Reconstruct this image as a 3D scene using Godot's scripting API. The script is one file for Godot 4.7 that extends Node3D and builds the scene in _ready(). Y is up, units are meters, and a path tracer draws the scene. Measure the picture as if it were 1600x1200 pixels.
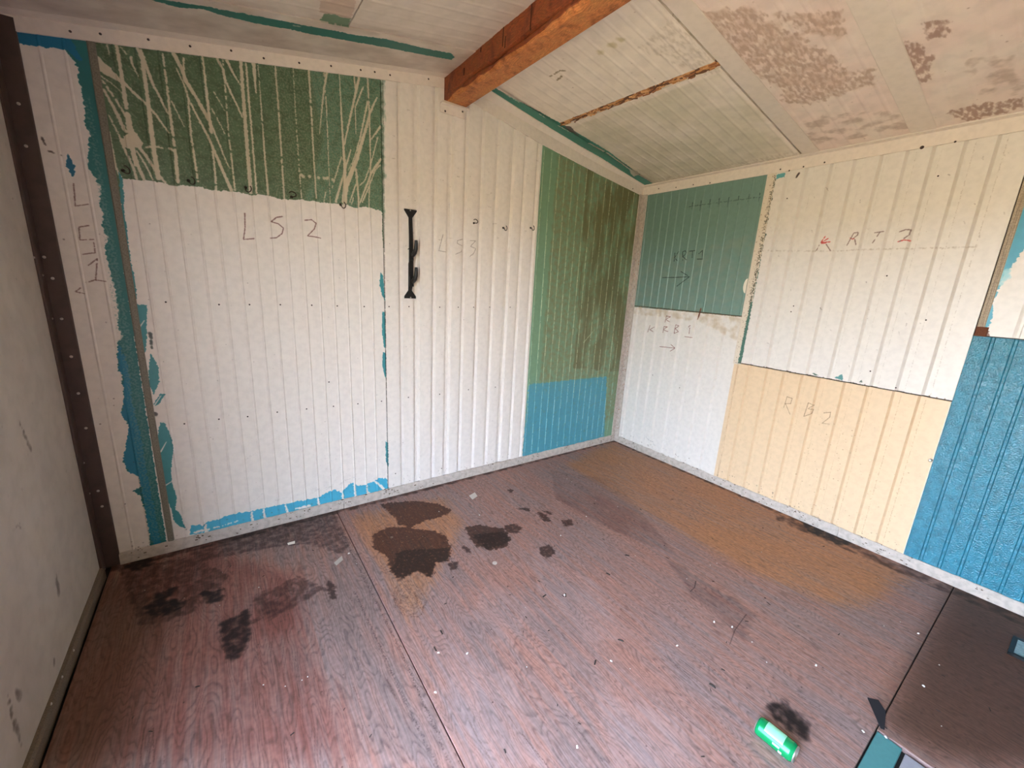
extends Node3D
# A small shed interior: painted ribbed wall panels, a ridge beam, a worn plywood floor. Metres; x along the gable wall, y up, z from the gable wall towards the camera.

const W := 3.764        # inside width of the gable wall
const DEPTH := 3.70     # inside length
const EAVE_A := 2.352   # height of the left slope where it meets the left wall
const EAVE_B := 2.385   # height of the right slope where it meets the right wall
const SLOPE_A := 0.174
const SLOPE_B := 0.168
const RIDGE := 1.89

var rng := RandomNumberGenerator.new()
var M := {}

func _ready() -> void:
	set_camera_and_light()
	rng.seed = 71
	make_materials()
	build_gable_wall()
	build_right_wall()
	build_left_wall()
	build_front_wall()
	build_floor()
	build_ceiling()
	build_beam()
	build_trims()
	build_bracket()
	build_hooks()
	build_can()
	build_litter()

func set_camera_and_light() -> void:
	var cam := Camera3D.new()
	cam.name = "camera"
	cam.fov = 86.44
	cam.near = 0.02
	cam.far = 100.0
	cam.transform = Transform3D(Basis(Vector3(0.81829, 0.05305, 0.57236), Vector3(0.09216, 0.97074, -0.22174), Vector3(-0.56737, 0.23420, 0.78945)), Vector3(0.594, 1.478, 2.575))
	add_child(cam)
	var sky := ProceduralSkyMaterial.new()
	sky.sky_top_color = Color(0.74, 0.84, 1.0)
	sky.sky_horizon_color = Color(0.90, 0.95, 1.0)
	sky.sky_curve = 0.25
	sky.sky_energy_multiplier = 1.0
	sky.ground_bottom_color = Color(0.58, 0.54, 0.44)
	sky.ground_horizon_color = Color(0.57, 0.535, 0.44)
	sky.ground_curve = 0.1
	var s := Sky.new()
	s.sky_material = sky
	var e := Environment.new()
	e.background_mode = Environment.BG_SKY
	e.sky = s
	e.background_energy_multiplier = 1.0
	e.tonemap_mode = Environment.TONE_MAPPER_LINEAR
	e.tonemap_exposure = 54.0
	e.sdfgi_enabled = true
	e.ssao_enabled = true
	e.ssil_enabled = true
	var we := WorldEnvironment.new()
	we.name = "world_environment"
	we.environment = e
	add_child(we)

# ---------------------------------------------------------------- naming
func tag(o: Node, label: String, category: String, group := "", kind := "") -> Node:
	o.set_meta("label", label)
	o.set_meta("category", category)
	if group != "":
		o.set_meta("group", group)
	if kind != "":
		o.set_meta("kind", kind)
	return o

func root_at(called: String, at := Vector3.ZERO) -> Node3D:
	var o := Node3D.new()
	o.name = called
	o.position = at
	add_child(o, true)
	return o

func put(called: String, st: SurfaceTool, m: Material, parent: Node = self) -> MeshInstance3D:
	var o := MeshInstance3D.new()
	o.name = called
	o.mesh = st.commit()
	o.material_override = m
	parent.add_child(o, true)
	return o

# ---------------------------------------------------------------- shapes
func begin() -> SurfaceTool:
	var st := SurfaceTool.new()
	st.begin(Mesh.PRIMITIVE_TRIANGLES)
	return st

func tri(st: SurfaceTool, a: Vector3, b: Vector3, c: Vector3, na: Vector3, nb: Vector3, nc: Vector3, ua: Vector2, ub: Vector2, uc: Vector2) -> void:
	var n := na + nb + nc
	if (b - a).cross(c - a).dot(n) > 0.0:
		tri(st, a, c, b, na, nc, nb, ua, uc, ub)
		return
	st.set_normal(na); st.set_uv(ua); st.set_uv2(flat_uv(a, na) * 1.7); st.add_vertex(a)
	st.set_normal(nb); st.set_uv(ub); st.set_uv2(flat_uv(b, nb) * 1.7); st.add_vertex(b)
	st.set_normal(nc); st.set_uv(uc); st.set_uv2(flat_uv(c, nc) * 1.7); st.add_vertex(c)

# a flat quad a-b-c-d whose normal points the way of «out»
func quad(st: SurfaceTool, a: Vector3, b: Vector3, c: Vector3, d: Vector3, out: Vector3, uv := []) -> void:
	var n := (b - a).cross(c - a)
	if n.length() < 1e-12:
		n = (c - a).cross(d - a)
	if n.length() < 1e-12:
		return
	n = n.normalized()
	if n.dot(out) < 0.0:
		n = -n
	if uv.is_empty():
		uv = [flat_uv(a, n), flat_uv(b, n), flat_uv(c, n), flat_uv(d, n)]
	tri(st, a, b, c, n, n, n, uv[0], uv[1], uv[2])
	tri(st, a, c, d, n, n, n, uv[0], uv[2], uv[3])

func flat_uv(p: Vector3, n: Vector3) -> Vector2:
	var m := n.abs()
	if m.x >= m.y and m.x >= m.z:
		return Vector2(p.z, p.y)
	if m.y >= m.z:
		return Vector2(p.x, p.z)
	return Vector2(p.x, p.y)

func box(st: SurfaceTool, lo: Vector3, hi: Vector3) -> void:
	hexa(st, [lo, Vector3(hi.x, lo.y, lo.z), Vector3(hi.x, lo.y, hi.z), Vector3(lo.x, lo.y, hi.z), Vector3(lo.x, hi.y, lo.z), Vector3(hi.x, hi.y, lo.z), hi, Vector3(lo.x, hi.y, hi.z)])

# eight corners: four below, the same four above
func hexa(st: SurfaceTool, p: Array) -> void:
	var mid := Vector3.ZERO
	for v in p:
		mid += v / 8.0
	for f in [[0, 1, 2, 3], [4, 5, 6, 7], [0, 1, 5, 4], [1, 2, 6, 5], [2, 3, 7, 6], [3, 0, 4, 7]]:
		var c: Vector3 = (p[f[0]] + p[f[1]] + p[f[2]] + p[f[3]]) / 4.0
		quad(st, p[f[0]], p[f[1]], p[f[2]], p[f[3]], c - mid)

# rings of the same number of points joined one after the other, ends closed
func loft(st: SurfaceTool, rings: Array) -> void:
	for k in rings.size() - 1:
		var a: Array = rings[k]
		var b: Array = rings[k + 1]
		var n := a.size()
		var turn := ring_normal(a)
		var along: Vector3 = b[0] - a[0]
		var way := 1.0 if turn.dot(along) > 0.0 else -1.0
		for i in n:
			var j := (i + 1) % n
			var out: Vector3 = (a[j] - a[i]).cross(along) * way
			if out.length() < 1e-12:
				out = (b[j] - b[i]).cross(along) * way
			quad(st, a[i], a[j], b[j], b[i], out)
	cap(st, rings[0], rings[0][0] - rings[1][0])
	cap(st, rings[-1], rings[-1][0] - rings[-2][0])

func ring_normal(a: Array) -> Vector3:
	var n := Vector3.ZERO
	for i in a.size():
		n += a[i].cross(a[(i + 1) % a.size()])
	return n

func cap(st: SurfaceTool, a: Array, out: Vector3) -> void:
	var n := ring_normal(a).normalized()
	if n == Vector3.ZERO:
		return
	var u: Vector3 = (a[1] - a[0]).normalized()
	var v := n.cross(u)
	var flat := PackedVector2Array()
	for p in a:
		flat.append(Vector2(p.dot(u), p.dot(v)))
	if n.dot(out) < 0.0:
		n = -n
	var t := Geometry2D.triangulate_polygon(flat)
	for k in range(0, t.size(), 3):
		tri(st, a[t[k]], a[t[k + 1]], a[t[k + 2]], n, n, n, flat[t[k]], flat[t[k + 1]], flat[t[k + 2]])

# a tube along a path, radius r (one value or one per point), flattened by «squash» along «flat»
func tube(st: SurfaceTool, path: Array, r: Array, sides := 8, squash := 1.0, flat := Vector3.ZERO) -> void:
	var rings := []
	var side := Vector3.ZERO
	for k in path.size():
		var d: Vector3 = (path[mini(k + 1, path.size() - 1)] - path[maxi(k - 1, 0)]).normalized()
		if side == Vector3.ZERO:
			side = d.cross(Vector3(0.31, 0.87, 0.42)).normalized()
		side = (side - d * side.dot(d)).normalized()
		var up := d.cross(side)
		var ring := []
		for i in sides:
			var a := TAU * i / sides
			var o: Vector3 = (side * cos(a) + up * sin(a)) * r[mini(k, r.size() - 1)]
			if flat != Vector3.ZERO:
				o -= flat * o.dot(flat) * (1.0 - squash)
			ring.append(path[k] + o)
		rings.append(ring)
	for k in rings.size() - 1:
		for i in sides:
			var j := (i + 1) % sides
			var q: Array = [rings[k][i], rings[k][j], rings[k + 1][j], rings[k + 1][i]]
			var n0: Vector3 = (q[0] - path[k]).normalized()
			var n1: Vector3 = (q[1] - path[k]).normalized()
			var n2: Vector3 = (q[2] - path[k + 1]).normalized()
			var n3: Vector3 = (q[3] - path[k + 1]).normalized()
			var u := Vector2(float(i) / sides, k * 0.1)
			tri(st, q[0], q[1], q[2], n0, n1, n2, u, u, u)
			tri(st, q[0], q[2], q[3], n0, n2, n3, u, u, u)
	cap(st, rings[0], path[0] - path[1])
	cap(st, rings[-1], path[-1] - path[-2])

# a body of revolution about the z axis: [radius, z] pairs; uv.x goes round, uv.y along
func lathe(st: SurfaceTool, prof: Array, sides := 40) -> void:
	for k in prof.size() - 1:
		var a: Array = prof[k]
		var b: Array = prof[k + 1]
		var dr: float = b[0] - a[0]
		var dz: float = b[1] - a[1]
		for i in sides:
			var t0 := TAU * i / sides
			var t1 := TAU * (i + 1) / sides
			var r0 := Vector3(cos(t0), sin(t0), 0)
			var r1 := Vector3(cos(t1), sin(t1), 0)
			var n0 := (r0 * dz - Vector3(0, 0, dr)).normalized()
			var n1 := (r1 * dz - Vector3(0, 0, dr)).normalized()
			var p := [r0 * a[0] + Vector3(0, 0, a[1]), r1 * a[0] + Vector3(0, 0, a[1]), r1 * b[0] + Vector3(0, 0, b[1]), r0 * b[0] + Vector3(0, 0, b[1])]
			var v0: float = a[1]
			var v1: float = b[1]
			var u0 := float(i) / sides
			var u1 := float(i + 1) / sides
			tri(st, p[0], p[1], p[2], n0, n1, n1, Vector2(u0, v0), Vector2(u1, v0), Vector2(u1, v1))
			tri(st, p[0], p[2], p[3], n0, n1, n0, Vector2(u0, v0), Vector2(u1, v1), Vector2(u0, v1))

# ---------------------------------------------------------------- painting (textures are flat paint, wear and grain, in metres on their own surface)
class Canvas:
	var img: Image
	var s: float
	var top: float
	var w: int
	var h: int
	var size: Vector2
	var rng := RandomNumberGenerator.new()
	# size in metres, texels per metre, upside: rows run down from the top (walls) or with the second coordinate (floors)
	func _init(wide: float, high: float, per_metre: float, wall: bool, colour: Color, seed_: int) -> void:
		size = Vector2(wide, high)
		s = per_metre
		top = high if wall else -1.0
		w = int(wide * s)
		h = int(high * s)
		img = Image.create(w, h, false, Image.FORMAT_RGB8)
		img.fill(colour)
		rng.seed = seed_
	func px(a: float, b: float) -> Vector2:
		return Vector2(a * s, (top - b) * s if top > 0.0 else b * s)
	func uv(a: float, b: float) -> Vector2:
		return Vector2(a / size.x, 1.0 - b / size.y if top > 0.0 else b / size.y)
	func rect(a0: float, a1: float, b0: float, b1: float, c: Color) -> void:
		var p := px(a0, b0)
		var q := px(a1, b1)
		img.fill_rect(Rect2i(int(minf(p.x, q.x)), int(minf(p.y, q.y)), int(absf(q.x - p.x)) + 1, int(absf(q.y - p.y)) + 1), c)
	# a polygon with torn edges: flat list of metres
	func poly(flat: Array, c: Color, rough := 0.004) -> void:
		var pts: Array[Vector2] = []
		for k in range(0, flat.size(), 2):
			pts.append(px(flat[k], flat[k + 1]))
		var edge: Array[Vector2] = []
		for k in pts.size():
			var a := pts[k]
			var b := pts[(k + 1) % pts.size()]
			var n := maxi(1, int(a.distance_to(b) / 2.5))
			var o := (b - a).orthogonal().normalized()
			for i in n:
				edge.append(a.lerp(b, float(i) / n) + o * rng.randfn(0.0, rough * s * 0.5) * (0.0 if i == 0 else 1.0))
		var y0 := 1e9
		var y1 := -1e9
		for p in edge:
			y0 = minf(y0, p.y)
			y1 = maxf(y1, p.y)
		for y in range(maxi(0, int(y0)), mini(h - 1, int(y1)) + 1):
			var cross: Array[float] = []
			var yy := y + 0.5
			for k in edge.size():
				var a := edge[k]
				var b := edge[(k + 1) % edge.size()]
				if (a.y <= yy) != (b.y <= yy):
					cross.append(a.x + (yy - a.y) / (b.y - a.y) * (b.x - a.x))
			cross.sort()
			for k in range(0, cross.size() - 1, 2):
				var x0 := int(round(cross[k]))
				var x1 := int(round(cross[k + 1]))
				if x1 > x0:
					img.fill_rect(Rect2i(x0, y, x1 - x0, 1), c)
	func dab(p: Vector2, r: float, c: Color, alpha: float) -> void:
		for y in range(maxi(0, int(p.y - r - 0.5)), mini(h - 1, int(p.y + r + 0.5)) + 1):
			for x in range(maxi(0, int(p.x - r - 0.5)), mini(w - 1, int(p.x + r + 0.5)) + 1):
				var f := clampf(r + 0.5 - Vector2(x + 0.5, y + 0.5).distance_to(p), 0.0, 1.0) * alpha
				if f > 0.02:
					img.set_pixel(x, y, img.get_pixel(x, y).lerp(c, f))
	# a drawn or scratched line; wide in metres at start and end, gaps leaves bits out, wobble in metres
	func line(flat: Array, w0: float, w1: float, c: Color, alpha := 1.0, gaps := 0.0, wobble := 0.0) -> void:
		var total := 0.0
		var pts: Array[Vector2] = []
		for k in range(0, flat.size(), 2):
			pts.append(px(flat[k], flat[k + 1]))
		for k in pts.size() - 1:
			total += pts[k].distance_to(pts[k + 1])
		var done := 0.0
		var skip := 0
		for k in pts.size() - 1:
			var d := pts[k].distance_to(pts[k + 1])
			var n := maxi(1, int(d / 0.8))
			for i in n:
				var t := (done + d * i / n) / maxf(total, 0.001)
				if gaps > 0.0 and skip <= 0 and rng.randf() < gaps * 0.12:
					skip = rng.randi_range(2, 9)
				skip -= 1
				if skip > 0:
					continue
				var r := lerpf(w0, w1, t) * s * 0.5 * (rng.randf_range(0.6, 1.25) if wobble > 0.0 else 1.0)
				dab(pts[k].lerp(pts[k + 1], float(i) / n) + Vector2(rng.randfn(0, 1), rng.randfn(0, 1)) * wobble * s, r, c, alpha)
			done += d
	# scattered small specks inside a rectangle
	func specks(a0: float, a1: float, b0: float, b1: float, n: int, r0: float, r1: float, c: Color, alpha := 0.8) -> void:
		for k in n:
			dab(px(rng.randf_range(a0, a1), rng.randf_range(b0, b1)), rng.randf_range(r0, r1) * s, c, alpha * rng.randf_range(0.4, 1.0))
	# lighter or darker patches of another colour where «mask» (drawn apart, soft) and noise say so
	func blend(mask: Image, c: Color, noise: PackedByteArray, sharp: float, strength: float) -> void:
		var m := mask.duplicate() as Image
		m.resize(maxi(1, w / 6), maxi(1, h / 6), Image.INTERPOLATE_LANCZOS)
		m.resize(w, h, Image.INTERPOLATE_CUBIC)
		var md := m.get_data()
		var d := img.get_data()
		var cr := c.r8
		var cg := c.g8
		var cb := c.b8
		for i in md.size():
			var a := md[i]
			if a > 6:
				var f := clampf((a / 255.0 - noise[i] / 255.0) * sharp + 0.5, 0.0, 1.0) * strength
				if f > 0.01:
					var k := i * 3
					d[k] += int((cr - d[k]) * f)
					d[k + 1] += int((cg - d[k + 1]) * f)
					d[k + 2] += int((cb - d[k + 2]) * f)
		img.set_data(w, h, false, Image.FORMAT_RGB8, d)
	# the same, but as a stain that leaves the grain below it readable
	func stain(mask_: Image, c: Color, noise: PackedByteArray, sharp: float, strength: float) -> void:
		var m := mask_.duplicate() as Image
		m.resize(maxi(1, w / 6), maxi(1, h / 6), Image.INTERPOLATE_LANCZOS)
		m.resize(w, h, Image.INTERPOLATE_CUBIC)
		var md := m.get_data()
		var d := img.get_data()
		for i in md.size():
			var a := md[i]
			if a > 6:
				var f := clampf((a / 255.0 - noise[i] / 255.0) * sharp + 0.5, 0.0, 1.0) * strength
				if f > 0.01:
					var k := i * 3
					d[k] = int(d[k] * lerpf(1.0, c.r, f))
					d[k + 1] = int(d[k + 1] * lerpf(1.0, c.g, f))
					d[k + 2] = int(d[k + 2] * lerpf(1.0, c.b, f))
		img.set_data(w, h, false, Image.FORMAT_RGB8, d)
	func mask() -> Canvas:
		var c := Canvas.new(size.x, size.y, s, top > 0.0, Color.BLACK, rng.randi())
		c.img.convert(Image.FORMAT_L8)
		return c
	func noise(seed_: int, cell: float, octaves := 3, stretch_a := 1.0, stretch_b := 1.0) -> PackedByteArray:
		var f := FastNoiseLite.new()
		f.noise_type = FastNoiseLite.TYPE_SIMPLEX_SMOOTH
		f.seed = seed_
		f.frequency = 1.0 / (cell * s)
		f.fractal_octaves = octaves
		var i := f.get_image(maxi(2, int(w / stretch_a)), maxi(2, int(h / stretch_b)))
		if stretch_a != 1.0 or stretch_b != 1.0:
			i.resize(w, h, Image.INTERPOLATE_CUBIC)
		return i.get_data()
	func texture() -> ImageTexture:
		return ImageTexture.create_from_image(img)

func grain_texture(seed_: int, cell: float, low: float, octaves := 4) -> ImageTexture:
	var f := FastNoiseLite.new()
	f.seed = seed_
	f.frequency = 1.0 / cell
	f.fractal_octaves = octaves
	var i := f.get_seamless_image(512, 512)
	var d := i.get_data()
	for k in d.size():
		d[k] = int(255.0 * (low + (1.0 - low) * smoothstep(0.0, 0.8, d[k] / 255.0)))
	i.set_data(512, 512, false, Image.FORMAT_L8, d)
	i.convert(Image.FORMAT_RGB8)
	return ImageTexture.create_from_image(i)

func relief_texture(seed_: int, cell: float, depth: float) -> ImageTexture:
	var f := FastNoiseLite.new()
	f.seed = seed_
	f.frequency = 1.0 / cell
	f.fractal_octaves = 3
	var i := f.get_seamless_image(512, 512)
	i.convert(Image.FORMAT_RGBA8)
	i.bump_map_to_normal_map(depth)
	return ImageTexture.create_from_image(i)

func plain(c: Color, rough: float, metal := 0.0) -> StandardMaterial3D:
	var m := StandardMaterial3D.new()
	m.albedo_color = c
	m.roughness = rough
	m.metallic = metal
	return m

# one colour broken up by fine noise laid over in the world's own axes
func worn(c: Color, rough: float, noise: Texture2D, scale: float) -> StandardMaterial3D:
	var m := plain(c, rough)
	m.albedo_texture = noise
	m.uv1_triplanar = true
	m.uv1_world_triplanar = true
	m.uv1_scale = Vector3.ONE * scale
	return m

func painted(c: Canvas, rough: float, over: Texture2D = null) -> StandardMaterial3D:
	var m := StandardMaterial3D.new()
	m.albedo_texture = c.texture()
	m.roughness = rough
	if over:
		m.detail_enabled = true
		m.detail_albedo = over
		m.detail_blend_mode = BaseMaterial3D.BLEND_MODE_MUL
		m.detail_uv_layer = BaseMaterial3D.DETAIL_UV_2
	return m

func make_materials() -> void:
	M.speckle = grain_texture(3, 40.0, 0.965)
	M.streak = grain_texture(8, 90.0, 0.95)
	M.blotch = grain_texture(12, 60.0, 0.88)
	M.fleck = grain_texture(5, 14.0, 0.80)
	M.white_trim = worn(Color8(224, 212, 200), 0.5, M.speckle, 2.0)
	M.dirty_trim = worn(Color8(190, 178, 166), 0.6, M.blotch, 3.0)
	M.dark_trim = worn(Color8(78, 62, 57), 0.5, M.blotch, 1.5)
	M.olive_trim = worn(Color8(128, 122, 106), 0.5, M.fleck, 3.0)
	M.old_wood = worn(Color8(112, 98, 84), 0.8, M.fleck, 4.0)
	M.backing = worn(Color8(70, 60, 50), 0.9, M.blotch, 2.0)
	M.screw = plain(Color8(58, 44, 40), 0.5, 0.3)
	M.pale_screw = plain(Color8(190, 182, 176), 0.4, 0.5)
	M.black = plain(Color8(16, 16, 17), 0.45)
	M.hook = plain(Color8(58, 50, 42), 0.4, 0.6)

# ---------------------------------------------------------------- wall panels
# A ribbed sheet. o, du, dv, dn: the plane's origin and axes (dn points into the room). prof: [u, depth] pairs across. top and low: v as functions of u.
func sheet(called: String, parent: Node, m: Material, c: Canvas, o: Vector3, du: Vector3, dv: Vector3, dn: Vector3, prof: Array, low: Callable, top: Callable) -> MeshInstance3D:
	var st := begin()
	var rows := [[prof[0][0], -0.012]] + prof + [[prof[-1][0], -0.012]]
	for k in rows.size() - 1:
		var a: Array = rows[k]
		var b: Array = rows[k + 1]
		var p0: Vector3 = o + du * a[0] + dv * low.call(a[0]) + dn * a[1]
		var p1: Vector3 = o + du * b[0] + dv * low.call(b[0]) + dn * b[1]
		var p2: Vector3 = o + du * b[0] + dv * top.call(b[0]) + dn * b[1]
		var p3: Vector3 = o + du * a[0] + dv * top.call(a[0]) + dn * a[1]
		var uv := [c.uv(a[0], low.call(a[0])), c.uv(b[0], low.call(b[0])), c.uv(b[0], top.call(b[0])), c.uv(a[0], top.call(a[0]))] if c else []
		var out: Vector3 = dn - du * (b[1] - a[1]) / maxf(b[0] - a[0], 0.0005)
		quad(st, p0, p1, p2, p3, out, uv)
		# the sheet's own thickness at its lower and upper edge
		var q0: Vector3 = o + du * a[0] + dv * low.call(a[0]) - dn * 0.012
		var q1: Vector3 = o + du * b[0] + dv * low.call(b[0]) - dn * 0.012
		var q2: Vector3 = o + du * b[0] + dv * top.call(b[0]) - dn * 0.012
		var q3: Vector3 = o + du * a[0] + dv * top.call(a[0]) - dn * 0.012
		quad(st, p0, p1, q1, q0, -dv, [uv[0], uv[1], uv[1], uv[0]] if c else [])
		quad(st, p3, p2, q2, q3, dv, [uv[3], uv[2], uv[2], uv[3]] if c else [])
	return put(called, st, m, parent)

# fine raised beads at a regular pitch
func beads(u0: float, u1: float, first: float, pitch: float, high: float, half := 0.006) -> Array:
	var p := [[u0, 0.0]]
	var u := first
	while u < u1 - half - 0.004:
		if u > u0 + half + 0.004:
			p += [[u - half, 0.0], [u - half * 0.25, high], [u + half * 0.25, high], [u + half, 0.0]]
		u += pitch
	p.append([u1, 0.0])
	return p

# recessed flutes: [from, to] pairs; the side nearest the light slopes more gently
func flutes(u0: float, u1: float, pairs: Array, deep: float, near := 0.004, far := 0.014) -> Array:
	var p := [[u0, 0.0]]
	for k in range(0, pairs.size(), 2):
		var a: float = pairs[k]
		var b: float = pairs[k + 1]
		if a > u0 + 0.003 and b < u1 - 0.003:
			p += [[a, 0.0], [a + near, -deep], [b - far, -deep], [b, 0.0]]
	p.append([u1, 0.0])
	return p

func roof_a(x: float) -> float:
	return EAVE_A + SLOPE_A * x

func roof_b(x: float) -> float:
	return EAVE_B + SLOPE_B * (W - x)

func roof(x: float) -> float:
	return minf(roof_a(x), roof_b(x))

func heads(parent: Node, flat: Array, o: Vector3, du: Vector3, dv: Vector3, dn: Vector3, m: Material, r := 0.005, called := "screw_heads") -> void:
	var st := begin()
	for k in range(0, flat.size(), 2):
		var c: Vector3 = o + du * flat[k] + dv * flat[k + 1]
		var ring := []
		var inner := []
		for i in 8:
			var d := du * cos(TAU * i / 8) + dv * sin(TAU * i / 8)
			ring.append(c + d * r)
			inner.append(c + d * r * 0.6 + dn * 0.0025)
		loft(st, [ring, inner])
	put(called, st, m, parent).set_meta("kind", "stuff")

# ---------------------------------------------------------------- the gable wall
func build_gable_wall() -> void:
	var c := Canvas.new(W, 2.75, 400.0, true, Color8(228, 220, 211), 11)
	paint_gable(c)
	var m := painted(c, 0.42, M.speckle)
	var wall := root_at("wall_back")
	tag(wall, "gable wall of four ribbed sheets, patchily painted white, green and turquoise", "wall", "", "structure")
	var st := begin()
	var ring := [Vector3(-0.1, -0.1, 0), Vector3(W + 0.1, -0.1, 0), Vector3(W + 0.1, EAVE_B + 0.02, 0), Vector3(RIDGE, 2.76, 0), Vector3(-0.1, EAVE_A + 0.02, 0)]
	var near := []
	var back := []
	for p in ring:
		near.append(p + Vector3(0, 0, -0.022))
		back.append(p + Vector3(0, 0, -0.11))
	loft(st, [back, near])
	put("wall_backing", st, M.backing, wall)
	var flat := func(_u): return 0.03
	var o := Vector3.ZERO
	var high := func(u): return roof(u) - 0.012
	tagged_part(sheet("wall_panel", wall, m, c, o, Vector3.RIGHT, Vector3.UP, Vector3.BACK, beads(0.03, 0.262, 0.117, 0.069, 0.0025), flat, high), "narrow white panel with a wide torn turquoise strip")
	tagged_part(sheet("wall_panel", wall, m, c, o, Vector3.RIGHT, Vector3.UP, Vector3.BACK, beads(0.27, 1.4335, 0.332, 0.0735, 0.004), flat, high), "white panel with scratched green paint across its top")
	var ls3 := [1.526, 1.552, 1.624, 1.668, 1.75, 1.783, 1.849, 1.897, 1.968, 1.999, 2.083, 2.118, 2.202, 2.241, 2.321, 2.368, 2.44, 2.472, 2.553, 2.583]
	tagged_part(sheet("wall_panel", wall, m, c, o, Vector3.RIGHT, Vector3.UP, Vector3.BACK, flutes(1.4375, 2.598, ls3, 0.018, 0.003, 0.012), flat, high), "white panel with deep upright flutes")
	tagged_part(sheet("wall_panel", wall, m, c, o, Vector3.RIGHT, Vector3.UP, Vector3.BACK, beads(2.601, W - 0.004, 2.617, 0.0735, 0.003), flat, high), "mould-stained green panel with a turquoise square at its foot")
	var nails := [0.384, 1.313, 0.591, 1.305, 0.722, 1.307, 0.864, 1.309, 1.02, 1.309, 1.156, 1.307, 1.31, 1.306, 1.463, 1.308, 1.593, 1.31, 1.809, 1.309, 1.949, 1.311, 2.072, 1.313, 2.206, 1.315, 2.388, 1.317]
	nails += [0.389, 0.699, 0.534, 0.702, 0.663, 0.698, 0.806, 0.704, 0.958, 0.703, 1.107, 0.7, 1.252, 0.698, 1.402, 0.697, 1.585, 0.702, 1.816, 0.699, 2.049, 0.708, 2.287, 0.704, 1.089, 0.855, 1.839, 0.121, 1.488, 0.162]
	heads(wall, nails, Vector3(0, 0, 0.0005), Vector3.RIGHT, Vector3.UP, Vector3.BACK, M.screw, 0.0042, "nail_heads")

func tagged_part(o: Node, label: String) -> Node:
	o.set_meta("label", label)
	return o

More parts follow.
